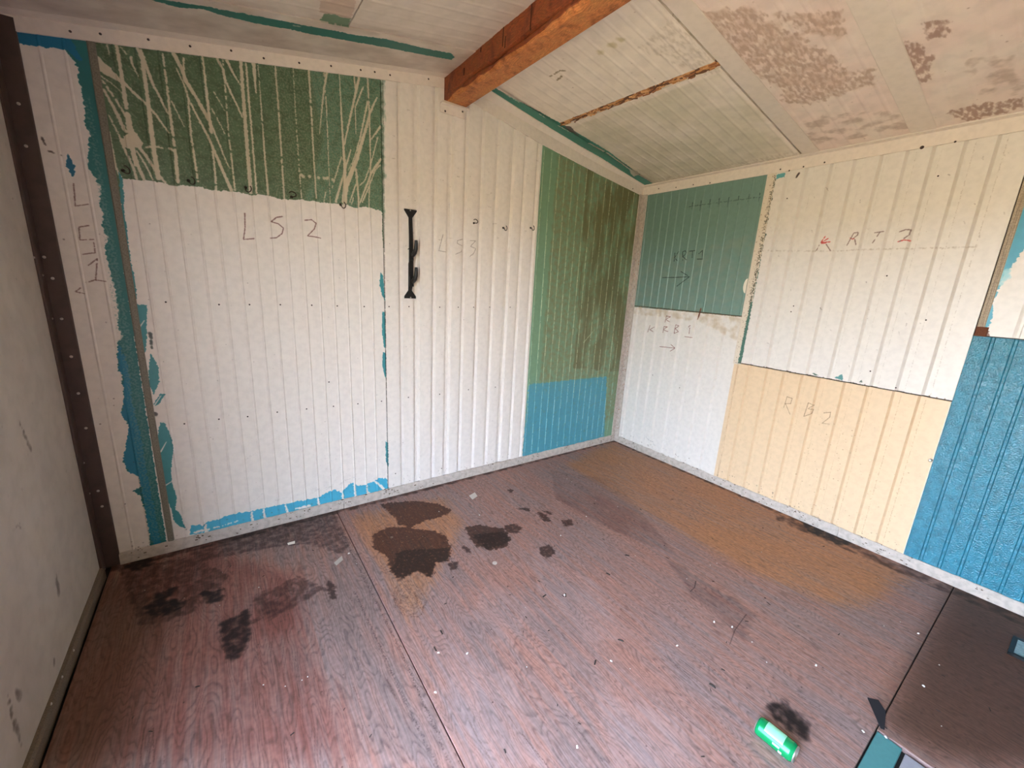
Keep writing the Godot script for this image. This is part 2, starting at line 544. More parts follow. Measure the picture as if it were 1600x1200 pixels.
func paint_gable(c: Canvas) -> void:
	var white := Color8(228, 220, 211)
	var scratch := Color8(205, 195, 172)
	var green := Color8(84, 110, 82)
	var teal := Color8(36, 112, 112)
	var blue := Color8(14, 110, 148)
	var flat := c.noise(4, 0.05, 3)
	var fine := c.noise(9, 0.012, 2)
	# first sheet: turquoise showing where the white has come off
	var bare := [0.061, 2.312, 0.055, 2.261, 0.07, 2.274, 0.075, 2.273, 0.118, 2.277, 0.188, 2.287, 0.195, 2.274, 0.209, 2.256, 0.214, 2.229, 0.21, 2.185, 0.216, 2.153, 0.217, 2.118, 0.215, 2.076, 0.206, 2.027, 0.218, 2.001, 0.195, 1.876, 0.223, 1.791, 0.212, 1.721, 0.218, 1.678, 0.204, 1.634, 0.216, 1.583, 0.204, 1.528, 0.209, 1.436, 0.213, 1.352, 0.213, 1.266, 0.203, 1.191, 0.213, 1.149]
	bare += [0.19, 1.12, 0.178, 1.012, 0.19, 0.969, 0.176, 0.835, 0.163, 0.783, 0.182, 0.715, 0.165, 0.652, 0.157, 0.611, 0.138, 0.548, 0.149, 0.487, 0.185, 0.451, 0.188, 0.398, 0.152, 0.379, 0.179, 0.347, 0.187, 0.266, 0.188, 0.155, 0.181, 0.052, 0.266, 0.041, 0.277, 1.523, 0.277, 2.355]
	c.poly(bare, teal, 0.006)
	c.poly([0.062, 2.317, 0.057, 2.264, 0.115, 2.276, 0.19, 2.287, 0.213, 2.264, 0.231, 2.263, 0.209, 2.337], blue, 0.004)
	c.poly([0.193, 1.126, 0.18, 1.012, 0.191, 0.959, 0.176, 0.835, 0.163, 0.783, 0.182, 0.715, 0.163, 0.643, 0.138, 0.548, 0.149, 0.487, 0.185, 0.451, 0.188, 0.38, 0.187, 0.266, 0.188, 0.155, 0.194, 0.047, 0.225, 0.055, 0.219, 0.354, 0.216, 0.531, 0.218, 0.633, 0.211, 0.734, 0.209, 0.863, 0.214, 1.019], Color8(24, 120, 150), 0.006)
	c.poly([0.127, 1.855, 0.142, 1.906, 0.149, 1.884, 0.155, 1.841, 0.142, 1.817, 0.132, 1.852], Color8(20, 98, 128), 0.004)
	var wear := c.mask()
	wear.poly([0.217, 2.135, 0.237, 2.14, 0.254, 0.083, 0.186, 0.069, 0.182, 0.469], Color8(120, 120, 120), 0.0)
	c.blend(wear.img, Color8(120, 150, 145), fine, 5.0, 0.55)
	# second sheet: green above, white below
	c.rect(0.27, 1.4365, 1.66, 2.75, green)
	var cool := c.mask()
	cool.poly([1.067, 2.507, 1.457, 2.595, 1.442, 1.829, 0.995, 1.803, 1.124, 2.171], Color8(200, 200, 200), 0.0)
	c.blend(cool.img, Color8(96, 138, 118), flat, 1.2, 0.9)
	cool = c.mask()
	cool.poly([0.275, 2.354, 1.457, 2.595, 1.442, 1.865, 0.293, 1.824], Color8(118, 118, 118), 0.0)
	c.blend(cool.img, Color8(62, 80, 54), flat, 3.0, 0.5)
	cool.poly([0.275, 2.354, 0.899, 2.509, 0.881, 1.88, 0.293, 1.824], Color8(86, 86, 86), 0.0)
	c.blend(cool.img, Color8(150, 152, 128), fine, 7.0, 0.45)
	for s in scratches():
		c.line(s[0], s[1] * 1.15, s[2] * 1.15, scratch, 0.95, s[3], 0.0011)
	for p in [[1.009, 1.983], [1.017, 1.977], [1.047, 1.983], [1.091, 1.985], [1.119, 1.987], [1.131, 1.988], [1.139, 1.992], [1.163, 1.987]]:
		c.dab(c.px(p[0], p[1]), 0.008 * c.s, scratch, 0.85)
	c.poly([0.306, 1.99, 0.334, 2.021, 0.352, 2.069, 0.361, 2.042, 0.385, 1.997, 0.372, 1.971, 0.353, 1.975, 0.359, 1.9, 0.342, 1.897, 0.34, 1.967, 0.315, 1.967], scratch, 0.004)
	c.poly([0.276, 2.337, 0.279, 2.289, 0.31, 2.267, 0.34, 2.229, 0.307, 2.243, 0.279, 2.248, 0.27, 2.264], scratch, 0.003)
	var lower := [0.295, 1.858, 0.298, 1.839, 0.338, 1.842, 0.35, 1.842, 0.394, 1.848, 0.419, 1.847, 0.444, 1.847, 0.453, 1.841, 0.476, 1.839, 0.493, 1.846, 0.521, 1.85, 0.558, 1.851, 0.607, 1.845, 0.636, 1.846]
	lower += [0.673, 1.852, 0.726, 1.854, 0.76, 1.849, 0.78, 1.848, 0.808, 1.857, 0.844, 1.858, 0.877, 1.854, 0.901, 1.849, 0.944, 1.854, 0.974, 1.856, 1.001, 1.865, 1.023, 1.859, 1.064, 1.865, 1.095, 1.86, 1.157, 1.865, 1.23, 1.871, 1.279, 1.86]
	lower += [1.339, 1.875, 1.379, 1.87, 1.42, 1.865, 1.431, 1.856, 1.429, -0.119, 0.246, 0.009, 0.254, 1.513]
	c.poly(lower, white, 0.003)
	var under := Color8(58, 136, 140)
	for p in [[0.288, 1.866, 0.299, 1.837, 0.287, 1.705, 0.286, 1.612, 0.282, 1.515, 0.286, 1.403, 0.281, 1.311, 0.264, 1.316, 0.267, 1.514], [0.274, 1.302, 0.315, 1.297, 0.294, 1.138, 0.287, 1.092, 0.27, 1.046, 0.273, 1.169], [0.3, 1.07, 0.321, 1.002, 0.319, 0.948, 0.313, 0.917, 0.288, 0.864, 0.278, 0.92, 0.281, 0.967],
			[0.313, 0.868, 0.332, 0.866, 0.305, 0.819, 0.276, 0.797, 0.29, 0.834], [0.296, 0.721, 0.314, 0.711, 0.331, 0.636, 0.332, 0.577, 0.31, 0.464, 0.304, 0.394, 0.315, 0.302, 0.302, 0.231, 0.316, 0.216, 0.333, 0.115, 0.312, 0.129, 0.292, 0.163, 0.288, 0.224, 0.279, 0.301, 0.277, 0.422, 0.272, 0.554, 0.275, 0.622],
			[1.412, 1.515, 1.427, 1.497, 1.44, 1.343, 1.42, 1.374, 1.406, 1.439], [1.418, 1.276, 1.438, 1.272, 1.438, 1.062, 1.426, 1.042, 1.415, 1.144], [1.417, 1.022, 1.437, 1.013, 1.438, 0.844, 1.426, 0.862, 1.411, 0.939], [1.421, 0.412, 1.439, 0.399, 1.44, 0.221, 1.423, 0.263]]:
		c.poly(p, under, 0.003)
	for p in [[0.26, 1.169, 0.298, 1.228], [0.281, 0.566, 0.309, 0.616], [0.272, 0.376, 0.316, 0.402], [0.272, 0.791, 0.316, 0.858]]:
		c.line(p, 0.006, 0.003, white, 0.9)
	var foot := [0.349, 0.066, 0.355, 0.123, 0.412, 0.108, 0.425, 0.12, 0.477, 0.12, 0.525, 0.133, 0.57, 0.135, 0.628, 0.126, 0.692, 0.128, 0.764, 0.124, 0.818, 0.121, 0.846, 0.122, 0.92, 0.118, 0.99, 0.117, 1.039, 0.135, 1.089, 0.144, 1.127, 0.111, 1.156, 0.14, 1.185, 0.165, 1.209, 0.168, 1.228, 0.135, 1.278, 0.127, 1.329, 0.138, 1.377, 0.155, 1.425, 0.138, 1.441, 0.056, 0.995, 0.012]
	c.poly(foot, Color8(70, 168, 196), 0.006)
	for p in [[0.418, 0.107, 0.412, 0.021], [0.634, 0.12, 0.634, 0.003], [0.692, 0.124, 0.698, 0.037, 0.666, 0.035], [0.808, 0.12, 0.82, -0.006, 0.78, 0.011], [0.989, 0.112, 0.991, 0.013], [1.135, 0.109, 1.137, -0.031], [1.209, 0.172, 1.217, 0.04, 1.187, 0.001], [1.29, 0.124, 1.295, -0.011], [1.342, 0.14, 1.406, 0.066], [1.297, 0.066, 1.369, 0.007], [0.861, 0.074, 0.943, 0.072]]:
		c.line(p, 0.007, 0.015, white, 0.95, 0.0, 0.002)
	c.line([0.367, 0.076, 0.484, 0.077, 0.566, 0.084], 0.010, 0.006, white, 0.9, 0.9, 0.002)
	for x in [1.527, 1.625, 1.751, 1.85, 1.969, 2.084, 2.203, 2.322, 2.441, 2.554]:  # dark flute sides painted in as broken shade lines with grime
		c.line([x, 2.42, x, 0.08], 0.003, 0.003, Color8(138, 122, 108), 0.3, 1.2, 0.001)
	# third sheet: scuffs
	for k in 46:
		var x := c.rng.randf_range(1.46, 2.58)
		var y := c.rng.randf_range(1.55, 2.45)
		c.line([x, y, x + c.rng.randf_range(0.005, 0.03), y + c.rng.randf_range(-0.006, 0.006)], 0.003, 0.004, Color8(120, 108, 96), c.rng.randf_range(0.1, 0.4), 0.8, 0.002)
	c.specks(1.45, 2.58, 0.1, 2.5, 110, 0.0008, 0.002, Color8(80, 68, 60), 0.6)
	c.specks(0.3, 1.42, 0.1, 1.7, 70, 0.0008, 0.002, Color8(80, 70, 64), 0.6)
	c.specks(0.95, 1.42, 0.12, 0.42, 120, 0.0008, 0.0022, Color8(150, 145, 140), 0.5)
	c.specks(0.05, 0.26, 0.1, 1.6, 24, 0.001, 0.003, Color8(70, 56, 50), 0.6)
	for k in 9:
		var x := c.rng.randf_range(0.5, 1.4)
		var y := c.rng.randf_range(0.14, 0.45)
		c.line([x, y, x + 0.06, y + c.rng.randf_range(-0.01, 0.05)], 0.002, 0.002, Color8(120, 115, 112), 0.35, 1.0, 0.002)
	c.line([1.449, 2.562, 1.439, 1.497, 1.432, 0.029], 0.003, 0.003, Color8(96, 90, 82), 0.7, 0.3, 0.0005)
	# fourth sheet: green, mould to the right, a clean turquoise square below
	c.rect(2.600, W, 0.0, 2.75, Color8(114, 148, 118))
	var mould := c.mask()
	mould.poly([2.72, 0.55, 2.75, 2.5, W, 2.4, W, 0.3, 3.6, 0.2], Color8(150, 150, 150), 0.0)
	c.blend(mould.img, Color8(122, 124, 90), flat, 1.6, 0.85)
	mould = c.mask()
	mould.poly([3.1, 0.8, 3.05, 2.5, W, 2.4, W, 0.7], Color8(130, 130, 130), 0.0)
	c.blend(mould.img, Color8(98, 94, 60), c.noise(41, 0.16, 4, 1.0, 3.0), 3.0, 0.75)
	var square := c.mask()
	square.poly([2.613, 0.698, 3.55, 0.685, 3.608, 0.078, 3.629, -0.062, 2.59, 0.022], Color8(225, 225, 225), 0.0)
	c.blend(square.img, Color8(84, 156, 172), flat, 2.2, 1.0)
	c.blend(square.img, Color8(50, 110, 120), c.noise(44, 0.10, 4), 3.5, 0.25)
	var u := 2.617
	while u < 3.70:
		var y := 2.44
		while y > 0.10:
			var run := c.rng.randf_range(0.08, 0.45)
			var k := c.rng.randf_range(0.35, 1.0)
			c.line([u, y, u, maxf(0.08, y - run)], 0.0045, 0.0045, Color8(206, 212, 172) if y > 0.7 else Color8(185, 222, 220), k, 0.3, 0.0008)
			y -= run + c.rng.randf_range(0.01, 0.12)
		u += 0.0735
	for k in 26:
		var x := c.rng.randf_range(2.66, 3.66)
		var y := c.rng.randf_range(0.6, 1.6)
		c.line([x, y, x + c.rng.randf_range(-0.01, 0.02), y - c.rng.randf_range(0.02, 0.09)], 0.004, 0.002, Color8(150, 156, 124), 0.45, 0.4, 0.001)
	c.line([3.2, 1.022, 3.321, 1.133], 0.006, 0.004, Color8(176, 186, 150), 0.9, 0.2, 0.001)
	c.line([2.773, 1.98, 2.97, 2.133, 3.269, 2.338], 0.004, 0.003, Color8(140, 150, 115), 0.6, 0.6, 0.001)
	# letters written by hand on the sheets
	var pencil := Color8(104, 66, 62)
	for p in [[0.739, 1.758, 0.734, 1.688, 0.723, 1.632, 0.771, 1.641], [0.906, 1.765, 0.878, 1.757, 0.851, 1.733, 0.884, 1.726, 0.906, 1.708, 0.898, 1.68, 0.871, 1.656, 0.841, 1.65], [1.012, 1.76, 1.044, 1.767, 1.066, 1.751, 1.056, 1.721, 1.02, 1.681, 1.053, 1.68, 1.088, 1.676]]:
		c.line(p, 0.0050, 0.0045, pencil, 0.6, 0.0, 0.0003)
	for p in [[1.826, 1.775, 1.797, 1.673, 1.85, 1.669], [1.977, 1.764, 1.933, 1.75, 1.93, 1.732, 1.975, 1.716, 1.963, 1.681, 1.918, 1.66], [2.027, 1.759, 2.071, 1.762, 2.032, 1.722, 2.073, 1.711, 2.059, 1.679, 2.028, 1.655]]:
		c.line(p, 0.0034, 0.003, Color8(96, 80, 70), 0.5, 0.0, 0.0003)
	for p in [[0.142, 1.793, 0.135, 1.705, 0.177, 1.718], [0.165, 1.631, 0.134, 1.621, 0.13, 1.569, 0.172, 1.575, 0.17, 1.52, 0.127, 1.509], [0.141, 1.464, 0.173, 1.495, 0.156, 1.401], [0.133, 1.394, 0.154, 1.404, 0.191, 1.399], [0.104, 1.367, 0.086, 1.351, 0.116, 1.343]]:
		c.line(p, 0.004, 0.0035, Color8(92, 58, 50), 0.6, 0.1, 0.0004)
	# dark scrapes near the left end, grime at the foot
	c.line([0.075, 1.95, 0.083, 1.922], 0.008, 0.004, Color8(70, 58, 52), 0.6, 0.4, 0.001)
	c.line([0.087, 1.904, 0.126, 1.896], 0.007, 0.002, Color8(86, 74, 66), 0.6, 0.4, 0.001)
	c.line([0.312, 1.168, 0.307, 1.091], 0.012, 0.008, Color8(70, 78, 74), 0.6, 0.6, 0.002)
	c.line([0.277, 0.77, 0.298, 0.761], 0.016, 0.01, Color8(84, 80, 76), 0.7, 0.3, 0.002)
	c.specks(0.0, W, 0.06, 0.11, 130, 0.001, 0.004, Color8(86, 74, 64), 0.5)
	# narrow cover strip between the first two sheets
	c.rect(0.254, 0.279, 0.0, 2.75, Color8(122, 117, 102))
	c.rect(0.272, 0.276, 0.0, 2.75, Color8(92, 88, 74))
	c.specks(0.254, 0.279, 0.05, 2.4, 120, 0.001, 0.004, Color8(160, 152, 138), 0.6)

# [points, width at the start, width at the end, gaps]
func scratches() -> Array:
	return [
		[[0.344, 2.355, 0.346, 2.259, 0.346, 2.193, 0.345, 2.112, 0.349, 2.039], .008, .012, 0.1], [[0.356, 2.352, 0.374, 2.328], .003, .003, 0.2],
		[[0.41, 2.362, 0.42, 2.323, 0.421, 2.214, 0.419, 2.105, 0.418, 1.989, 0.419, 1.859], .009, .014, 0.0], [[0.42, 2.361, 0.427, 2.316, 0.447, 2.236, 0.467, 2.187, 0.483, 2.136], .010, .006, 0.0],
		[[0.492, 2.37, 0.493, 2.264, 0.491, 2.133, 0.493, 2.005, 0.488, 1.855], .005, .011, 0.1], [[0.528, 2.386, 0.553, 2.33, 0.562, 2.288, 0.6, 2.218, 0.631, 2.147], .012, .011, 0.0],
		[[0.564, 2.378, 0.559, 2.327], .006, .005, 0.2], [[0.533, 2.329, 0.558, 2.257, 0.563, 2.218, 0.62, 2.081, 0.635, 2.035, 0.673, 1.915, 0.693, 1.855], .004, .011, 0.0],
		[[0.633, 2.404, 0.634, 2.273, 0.634, 2.159, 0.635, 2.095], .006, .010, 0.0], [[0.563, 2.213, 0.558, 2.077, 0.561, 1.949, 0.563, 1.873], .005, .008, 0.1],
		[[0.632, 2.158, 0.643, 2.118, 0.688, 1.969, 0.697, 1.953], .008, .003, 0.0], [[0.687, 2.411, 0.706, 2.376, 0.711, 2.331, 0.744, 2.25, 0.767, 2.191], .009, .005, 0.0],
		[[0.709, 2.413, 0.707, 2.283, 0.703, 2.105, 0.706, 1.995, 0.707, 1.857], .004, .006, 0.5], [[0.724, 2.42, 0.744, 2.372, 0.771, 2.327], .010, .004, 0.0],
		[[0.648, 2.199, 0.69, 2.102], .005, .003, 0.1], [[0.662, 2.271, 0.699, 2.201], .004, .003, 0.2], [[0.633, 2.019, 0.634, 1.953, 0.631, 1.845], .006, .007, 0.1],
		[[0.279, 2.289, 0.312, 2.249, 0.344, 2.226], .011, .006, 0.0], [[0.279, 2.248, 0.31, 2.234, 0.351, 2.218, 0.379, 2.188, 0.416, 2.154, 0.442, 2.121, 0.479, 2.059], .011, .005, 0.0],
		[[0.278, 2.225, 0.31, 2.207, 0.345, 2.174], .004, .002, 0.2], [[0.283, 2.208, 0.315, 2.151, 0.342, 2.086], .005, .007, 0.1], [[0.283, 2.176, 0.309, 2.107, 0.331, 2.03], .007, .010, 0.0],
		[[0.286, 2.082, 0.309, 2.01, 0.316, 1.972, 0.342, 1.881, 0.344, 1.845], .004, .008, 0.1], [[0.278, 2.018, 0.281, 1.89, 0.292, 1.846], .006, .007, 0.0],
		[[0.348, 2.098, 0.346, 2.019, 0.346, 1.948, 0.357, 1.899, 0.371, 1.845], .016, .009, 0.0], [[0.367, 1.983, 0.388, 1.947, 0.416, 1.89, 0.442, 1.847], .010, .008, 0.0],
		[[0.36, 1.961, 0.38, 1.914, 0.402, 1.85], .005, .005, 0.1], [[0.392, 1.983, 0.428, 1.994, 0.454, 1.991], .008, .005, 0.1], [[0.472, 1.995, 0.489, 1.988], .008, .006, 0.0],
		[[0.502, 2.192, 0.537, 2.098], .005, .003, 0.1], [[0.384, 2.326, 0.385, 2.303, 0.4, 2.256], .007, .003, 0.4], [[0.314, 2.345, 0.318, 2.31], .005, .003, 0.2],
		[[0.78, 2.471, 0.777, 2.286, 0.774, 2.065, 0.773, 1.856], .010, .013, 0.0], [[0.8, 2.43, 0.799, 2.238, 0.799, 2.07, 0.798, 1.86], .006, .006, 0.0], [[0.831, 2.44, 0.831, 2.312], .013, .004, 0.0],
		[[0.849, 2.435, 0.848, 2.25, 0.846, 2.023, 0.848, 1.862], .003, .008, 0.1], [[0.922, 2.452, 0.923, 2.27, 0.921, 2.037, 0.92, 1.855], .006, .007, 0.1], [[1.001, 2.465, 0.999, 2.26, 0.999, 2.023, 1.002, 1.868], .003, .005, 0.6],
		[[1.071, 2.483, 1.073, 2.308, 1.072, 2.067, 1.074, 1.879], .008, .006, 0.1], [[1.159, 2.498, 1.14, 2.42, 1.131, 2.359, 1.107, 2.197], .008, .003, 0.0], [[1.144, 2.49, 1.148, 2.327, 1.145, 2.082, 1.144, 1.863], .005, .004, 0.6],
		[[1.219, 2.507, 1.221, 2.316, 1.226, 2.13, 1.229, 2.047, 1.216, 1.881], .004, .014, 0.0], [[1.321, 2.525, 1.301, 2.447, 1.271, 2.334, 1.231, 2.175], .010, .006, 0.0], [[1.294, 2.517, 1.301, 2.447], .006, .006, 0.0],
		[[1.34, 2.481, 1.295, 2.372, 1.294, 2.24], .006, .004, 0.0], [[1.365, 2.531, 1.37, 2.353, 1.37, 2.094, 1.36, 1.991, 1.353, 1.866], .008, .004, 0.1], [[1.415, 2.453, 1.374, 2.367, 1.335, 2.237, 1.297, 2.125, 1.229, 1.962, 1.219, 1.881], .006, .022, 0.0],
		[[1.362, 2.414, 1.314, 2.219, 1.276, 2.108, 1.246, 2.05], .008, .003, 0.0], [[1.43, 2.31, 1.37, 2.225], .009, .004, 0.0], [[1.414, 2.254, 1.374, 2.114, 1.336, 2.014, 1.306, 1.982], .005, .005, 0.0],
		[[1.43, 2.145, 1.373, 2.061, 1.326, 1.945, 1.303, 1.887], .010, .006, 0.0], [[1.425, 2.111, 1.395, 2.078, 1.36, 1.991, 1.318, 1.896], .005, .006, 0.0], [[1.264, 2.157, 1.233, 2.061, 1.21, 1.992, 1.172, 1.874], .005, .010, 0.0],
		[[1.212, 2.108, 1.177, 2.005, 1.158, 1.944], .005, .004, 0.1], [[1.288, 2.065, 1.297, 1.913, 1.295, 1.858], .010, .008, 0.0], [[1.293, 2.006, 1.247, 1.885], .006, .005, 0.0], [[1.269, 1.915, 1.257, 1.873], .005, .004, 0.0],
		[[1.124, 1.919, 1.112, 1.865], .004, .004, 0.2],
	]

# ---------------------------------------------------------------- the right wall
func build_right_wall() -> void:
	var c := Canvas.new(DEPTH, 2.45, 400.0, true, Color8(222, 215, 206), 23)
	paint_right(c)
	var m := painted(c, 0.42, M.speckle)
	var wall := root_at("wall_right")
	tag(wall, "right wall of ribbed sheets painted white, cream, grey-green and turquoise", "wall", "", "structure")
	var st := begin()
	box(st, Vector3(W + 0.022, -0.1, -0.1), Vector3(W + 0.11, EAVE_B + 0.06, DEPTH + 0.1))
	put("wall_backing", st, M.backing, wall)
	var o := Vector3(W, 0, 0)
	var n := Vector3.LEFT
	var base := func(_u): return 0.03
	var high := func(_u): return EAVE_B
	tagged_part(sheet("wall_panel", wall, m, c, o, Vector3.BACK, Vector3.UP, n, beads(0.004, 1.05, 0.075, 0.0732, 0.003), func(u): return 1.357 - 0.008 * u, high), "grey-green panel with a pencilled arrow")
	var rb1 := [0.083, 0.133, 0.199, 0.232, 0.309, 0.352, 0.42, 0.453, 0.544, 0.586, 0.665, 0.697, 0.787, 0.838, 0.915, 0.948]
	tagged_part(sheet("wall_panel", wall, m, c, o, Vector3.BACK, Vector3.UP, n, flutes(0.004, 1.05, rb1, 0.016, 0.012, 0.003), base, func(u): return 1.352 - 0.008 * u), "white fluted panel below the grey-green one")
	var krt2 := [1.155, 1.187, 1.27, 1.322, 1.405, 1.437, 1.522, 1.574, 1.645, 1.675, 1.756, 1.804, 1.863, 1.902, 1.979, 2.023, 2.092, 2.13]
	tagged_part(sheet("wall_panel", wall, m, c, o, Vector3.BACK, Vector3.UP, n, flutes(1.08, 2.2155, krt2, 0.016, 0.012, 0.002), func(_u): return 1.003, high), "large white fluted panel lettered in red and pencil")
	var rb2 := [1.075, 1.084, 1.155, 1.197, 1.28, 1.318, 1.388, 1.422, 1.50, 1.534, 1.60, 1.640, 1.735, 1.784, 1.851, 1.882, 1.972, 2.014, 2.083, 2.118]
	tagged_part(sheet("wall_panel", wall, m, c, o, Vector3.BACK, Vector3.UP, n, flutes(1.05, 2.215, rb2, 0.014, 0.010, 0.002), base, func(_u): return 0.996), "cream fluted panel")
	var gloss := plain(Color8(42, 124, 146), 0.24)
	gloss.albedo_texture = M.blotch
	gloss.uv1_triplanar = true
	gloss.uv1_world_triplanar = true
	gloss.uv1_scale = Vector3.ONE * 2.2
	gloss.normal_enabled = true
	gloss.normal_texture = relief_texture(77, 11.0, 5.0)
	gloss.normal_scale = 0.5
	gloss.metallic_specular = 0.5
	var slots := []
	for k in 20:
		slots += [2.279 + 0.0755 * k, 2.296 + 0.0755 * k]
	tagged_part(sheet("wall_panel", wall, gloss, null, o, Vector3.BACK, Vector3.UP, n, flutes(2.2165, DEPTH, slots, 0.006, 0.004, 0.004), base, func(_u): return 1.352), "glossy turquoise grooved panel")
	var ur := [2.345, 2.37, 2.455, 2.48, 2.57, 2.595, 2.69, 2.715, 2.8, 2.825, 2.92, 2.945, 3.03, 3.055, 3.15, 3.175, 3.26, 3.285, 3.38, 3.405, 3.5, 3.525]
	tagged_part(sheet("wall_panel", wall, m, c, o, Vector3.BACK, Vector3.UP, n, flutes(2.245, DEPTH, ur, 0.006, 0.012, 0.004), func(_u): return 1.357, high), "peeling white panel above the turquoise one")
	heads(wall, [2.026, 1.414, 1.812, 1.647, 1.36, 1.405, 1.915, 2.159, 1.196, 2.14, 1.368, 1.444, 1.85, 1.091, 0.351, 0.753, 0.633, 0.7, 1.982, 1.019], Vector3(W - 0.0005, 0, 0), Vector3.BACK, Vector3.UP, n, M.screw, 0.0042, "nail_heads")

func paint_right(c: Canvas) -> void:
	var white := Color8(222, 215, 206)
	var flat := c.noise(14, 0.09, 3)
	var fine := c.noise(19, 0.012, 2)
	# grey-green sheet
	c.rect(0.0, 1.06, 1.345, 2.45, Color8(110, 140, 130))
	var soft := c.mask()
	soft.poly([0.0, 1.35, 1.06, 1.35, 1.06, 1.95, 0.0, 1.7], Color8(120, 120, 120), 0.0)
	c.blend(soft.img, Color8(124, 142, 128), flat, 2.0, 0.7)
	for k in 14:
		c.line([0.075 + 0.0732 * k, 2.28, 0.075 + 0.0732 * k, 1.38], 0.004, 0.004, Color8(120, 150, 140), 0.4, 0.5, 0.0006)
	c.line([0.45, 2.17, 0.7, 2.172, 1.02, 2.172], 0.005, 0.005, Color8(44, 64, 62), 0.4, 1.4, 0.002)
	for k in 8:
		c.line([0.5 + 0.0732 * k, 2.20, 0.5 + 0.0732 * k, 2.15 - 0.03 * c.rng.randf()], 0.007, 0.002, Color8(38, 56, 56), 0.45, 0.5, 0.001)
	var dark := Color8(30, 46, 44)
	for p in [[0.317, 1.613, 0.449, 1.617, 0.569, 1.624], [0.483, 1.666, 0.569, 1.624, 0.465, 1.544], [0.403, 1.816, 0.407, 1.744], [0.438, 1.827, 0.406, 1.777, 0.441, 1.748], [0.474, 1.821, 0.489, 1.741],
			[0.474, 1.821, 0.497, 1.83, 0.512, 1.812, 0.483, 1.784, 0.521, 1.756], [0.535, 1.824, 0.586, 1.829], [0.563, 1.826, 0.568, 1.773], [0.621, 1.803, 0.648, 1.827, 0.658, 1.761], [0.613, 1.762, 0.663, 1.761]]:
		c.line(p, 0.005, 0.005, dark, 0.75, 0.1, 0.0004)
	# torn lower edge of the grey-green sheet and grime under it
	c.line([0.0, 1.352, 0.3, 1.351, 0.6, 1.347, 1.06, 1.343], 0.006, 0.006, Color8(120, 98, 62), 0.9, 0.3, 0.002)
	soft = c.mask()
	soft.poly([0.0, 1.35, 1.06, 1.34, 1.06, 1.15, 0.7, 1.27, 0.0, 1.28], Color8(110, 110, 110), 0.0)
	c.blend(soft.img, Color8(186, 164, 132), flat, 2.0, 0.6)
	c.line([0.711, 1.376, 0.708, 1.337, 0.693, 1.289], 0.012, 0.012, Color8(112, 66, 44), 0.9, 0.0, 0.001)
	var pencil := Color8(120, 72, 66)
	for p in [[0.253, 1.194, 0.235, 1.124], [0.3, 1.184, 0.255, 1.155, 0.295, 1.141], [0.395, 1.144, 0.397, 1.2, 0.426, 1.198, 0.396, 1.172, 0.436, 1.158], [0.401, 1.237, 0.408, 1.293, 0.436, 1.287, 0.408, 1.261, 0.438, 1.241], [0.505, 1.152, 0.508, 1.226, 0.54, 1.22, 0.51, 1.194, 0.543, 1.171, 0.505, 1.152],
			[0.617, 1.206, 0.641, 1.235, 0.643, 1.165], [0.608, 1.138, 0.672, 1.138], [0.382, 1.019, 0.536, 1.028], [0.49, 1.053, 0.536, 1.028, 0.489, 0.993]]:
		c.line(p, 0.005, 0.0045, pencil, 0.6, 0.1, 0.0004)
	# cream sheet
	c.rect(1.052, 2.218, 0.0, 1.0, Color8(220, 192, 156))
	for p in [[1.446, 0.828, 1.44, 0.745], [1.446, 0.828, 1.479, 0.824, 1.476, 0.786, 1.445, 0.778, 1.488, 0.709], [1.577, 0.82, 1.569, 0.721, 1.606, 0.75, 1.61, 0.781, 1.582, 0.779, 1.609, 0.81, 1.577, 0.82], [1.674, 0.776, 1.708, 0.791, 1.71, 0.757, 1.678, 0.706, 1.719, 0.713]]:
		c.line(p, 0.0036, 0.003, Color8(112, 84, 60), 0.6, 0.0, 0.0003)
	c.specks(1.6, 1.86, 0.1, 0.75, 70, 0.0008, 0.0035, Color8(120, 88, 62), 0.55)
	c.specks(1.9, 2.15, 0.1, 0.55, 45, 0.0008, 0.003, Color8(130, 98, 70), 0.5)
	c.specks(1.1, 2.2, 0.08, 0.95, 60, 0.0008, 0.0018, Color8(130, 100, 74), 0.5)
	# chipped seam between the white sheet and the cream one
	for k in 60:
		var z := c.rng.randf_range(1.06, 2.2)
		c.dab(c.px(z, 1.0 + c.rng.randf_range(-0.004, 0.006)), c.rng.randf_range(0.001, 0.004) * c.s, Color8(118, 92, 68), 0.8)
	c.poly([1.685, 1.016, 1.719, 1.045, 1.732, 1.007], Color8(84, 140, 138), 0.003)
	c.poly([1.553, 1.017, 1.576, 1.02, 1.597, 1.011, 1.571, 1.005], Color8(96, 116, 100), 0.003)
	c.poly([1.812, 1.013, 1.821, 1.032, 1.828, 1.017], Color8(96, 110, 100), 0.002)
	# shade lines painted in, with grime flecks, along the flute edges of the white and cream sheets
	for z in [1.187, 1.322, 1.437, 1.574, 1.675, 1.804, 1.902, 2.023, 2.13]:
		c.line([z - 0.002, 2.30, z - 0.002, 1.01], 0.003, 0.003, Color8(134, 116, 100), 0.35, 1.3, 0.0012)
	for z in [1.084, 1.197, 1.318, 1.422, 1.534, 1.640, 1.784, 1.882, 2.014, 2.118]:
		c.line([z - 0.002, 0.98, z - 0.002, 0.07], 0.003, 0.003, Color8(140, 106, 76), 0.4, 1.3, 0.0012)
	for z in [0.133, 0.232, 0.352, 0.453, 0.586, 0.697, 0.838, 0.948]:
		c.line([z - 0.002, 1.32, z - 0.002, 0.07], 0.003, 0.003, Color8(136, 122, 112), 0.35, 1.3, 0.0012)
	# red and pencilled letters on the large white sheet
	var red := Color8(198, 70, 66)
	var grey := Color8(120, 96, 90)
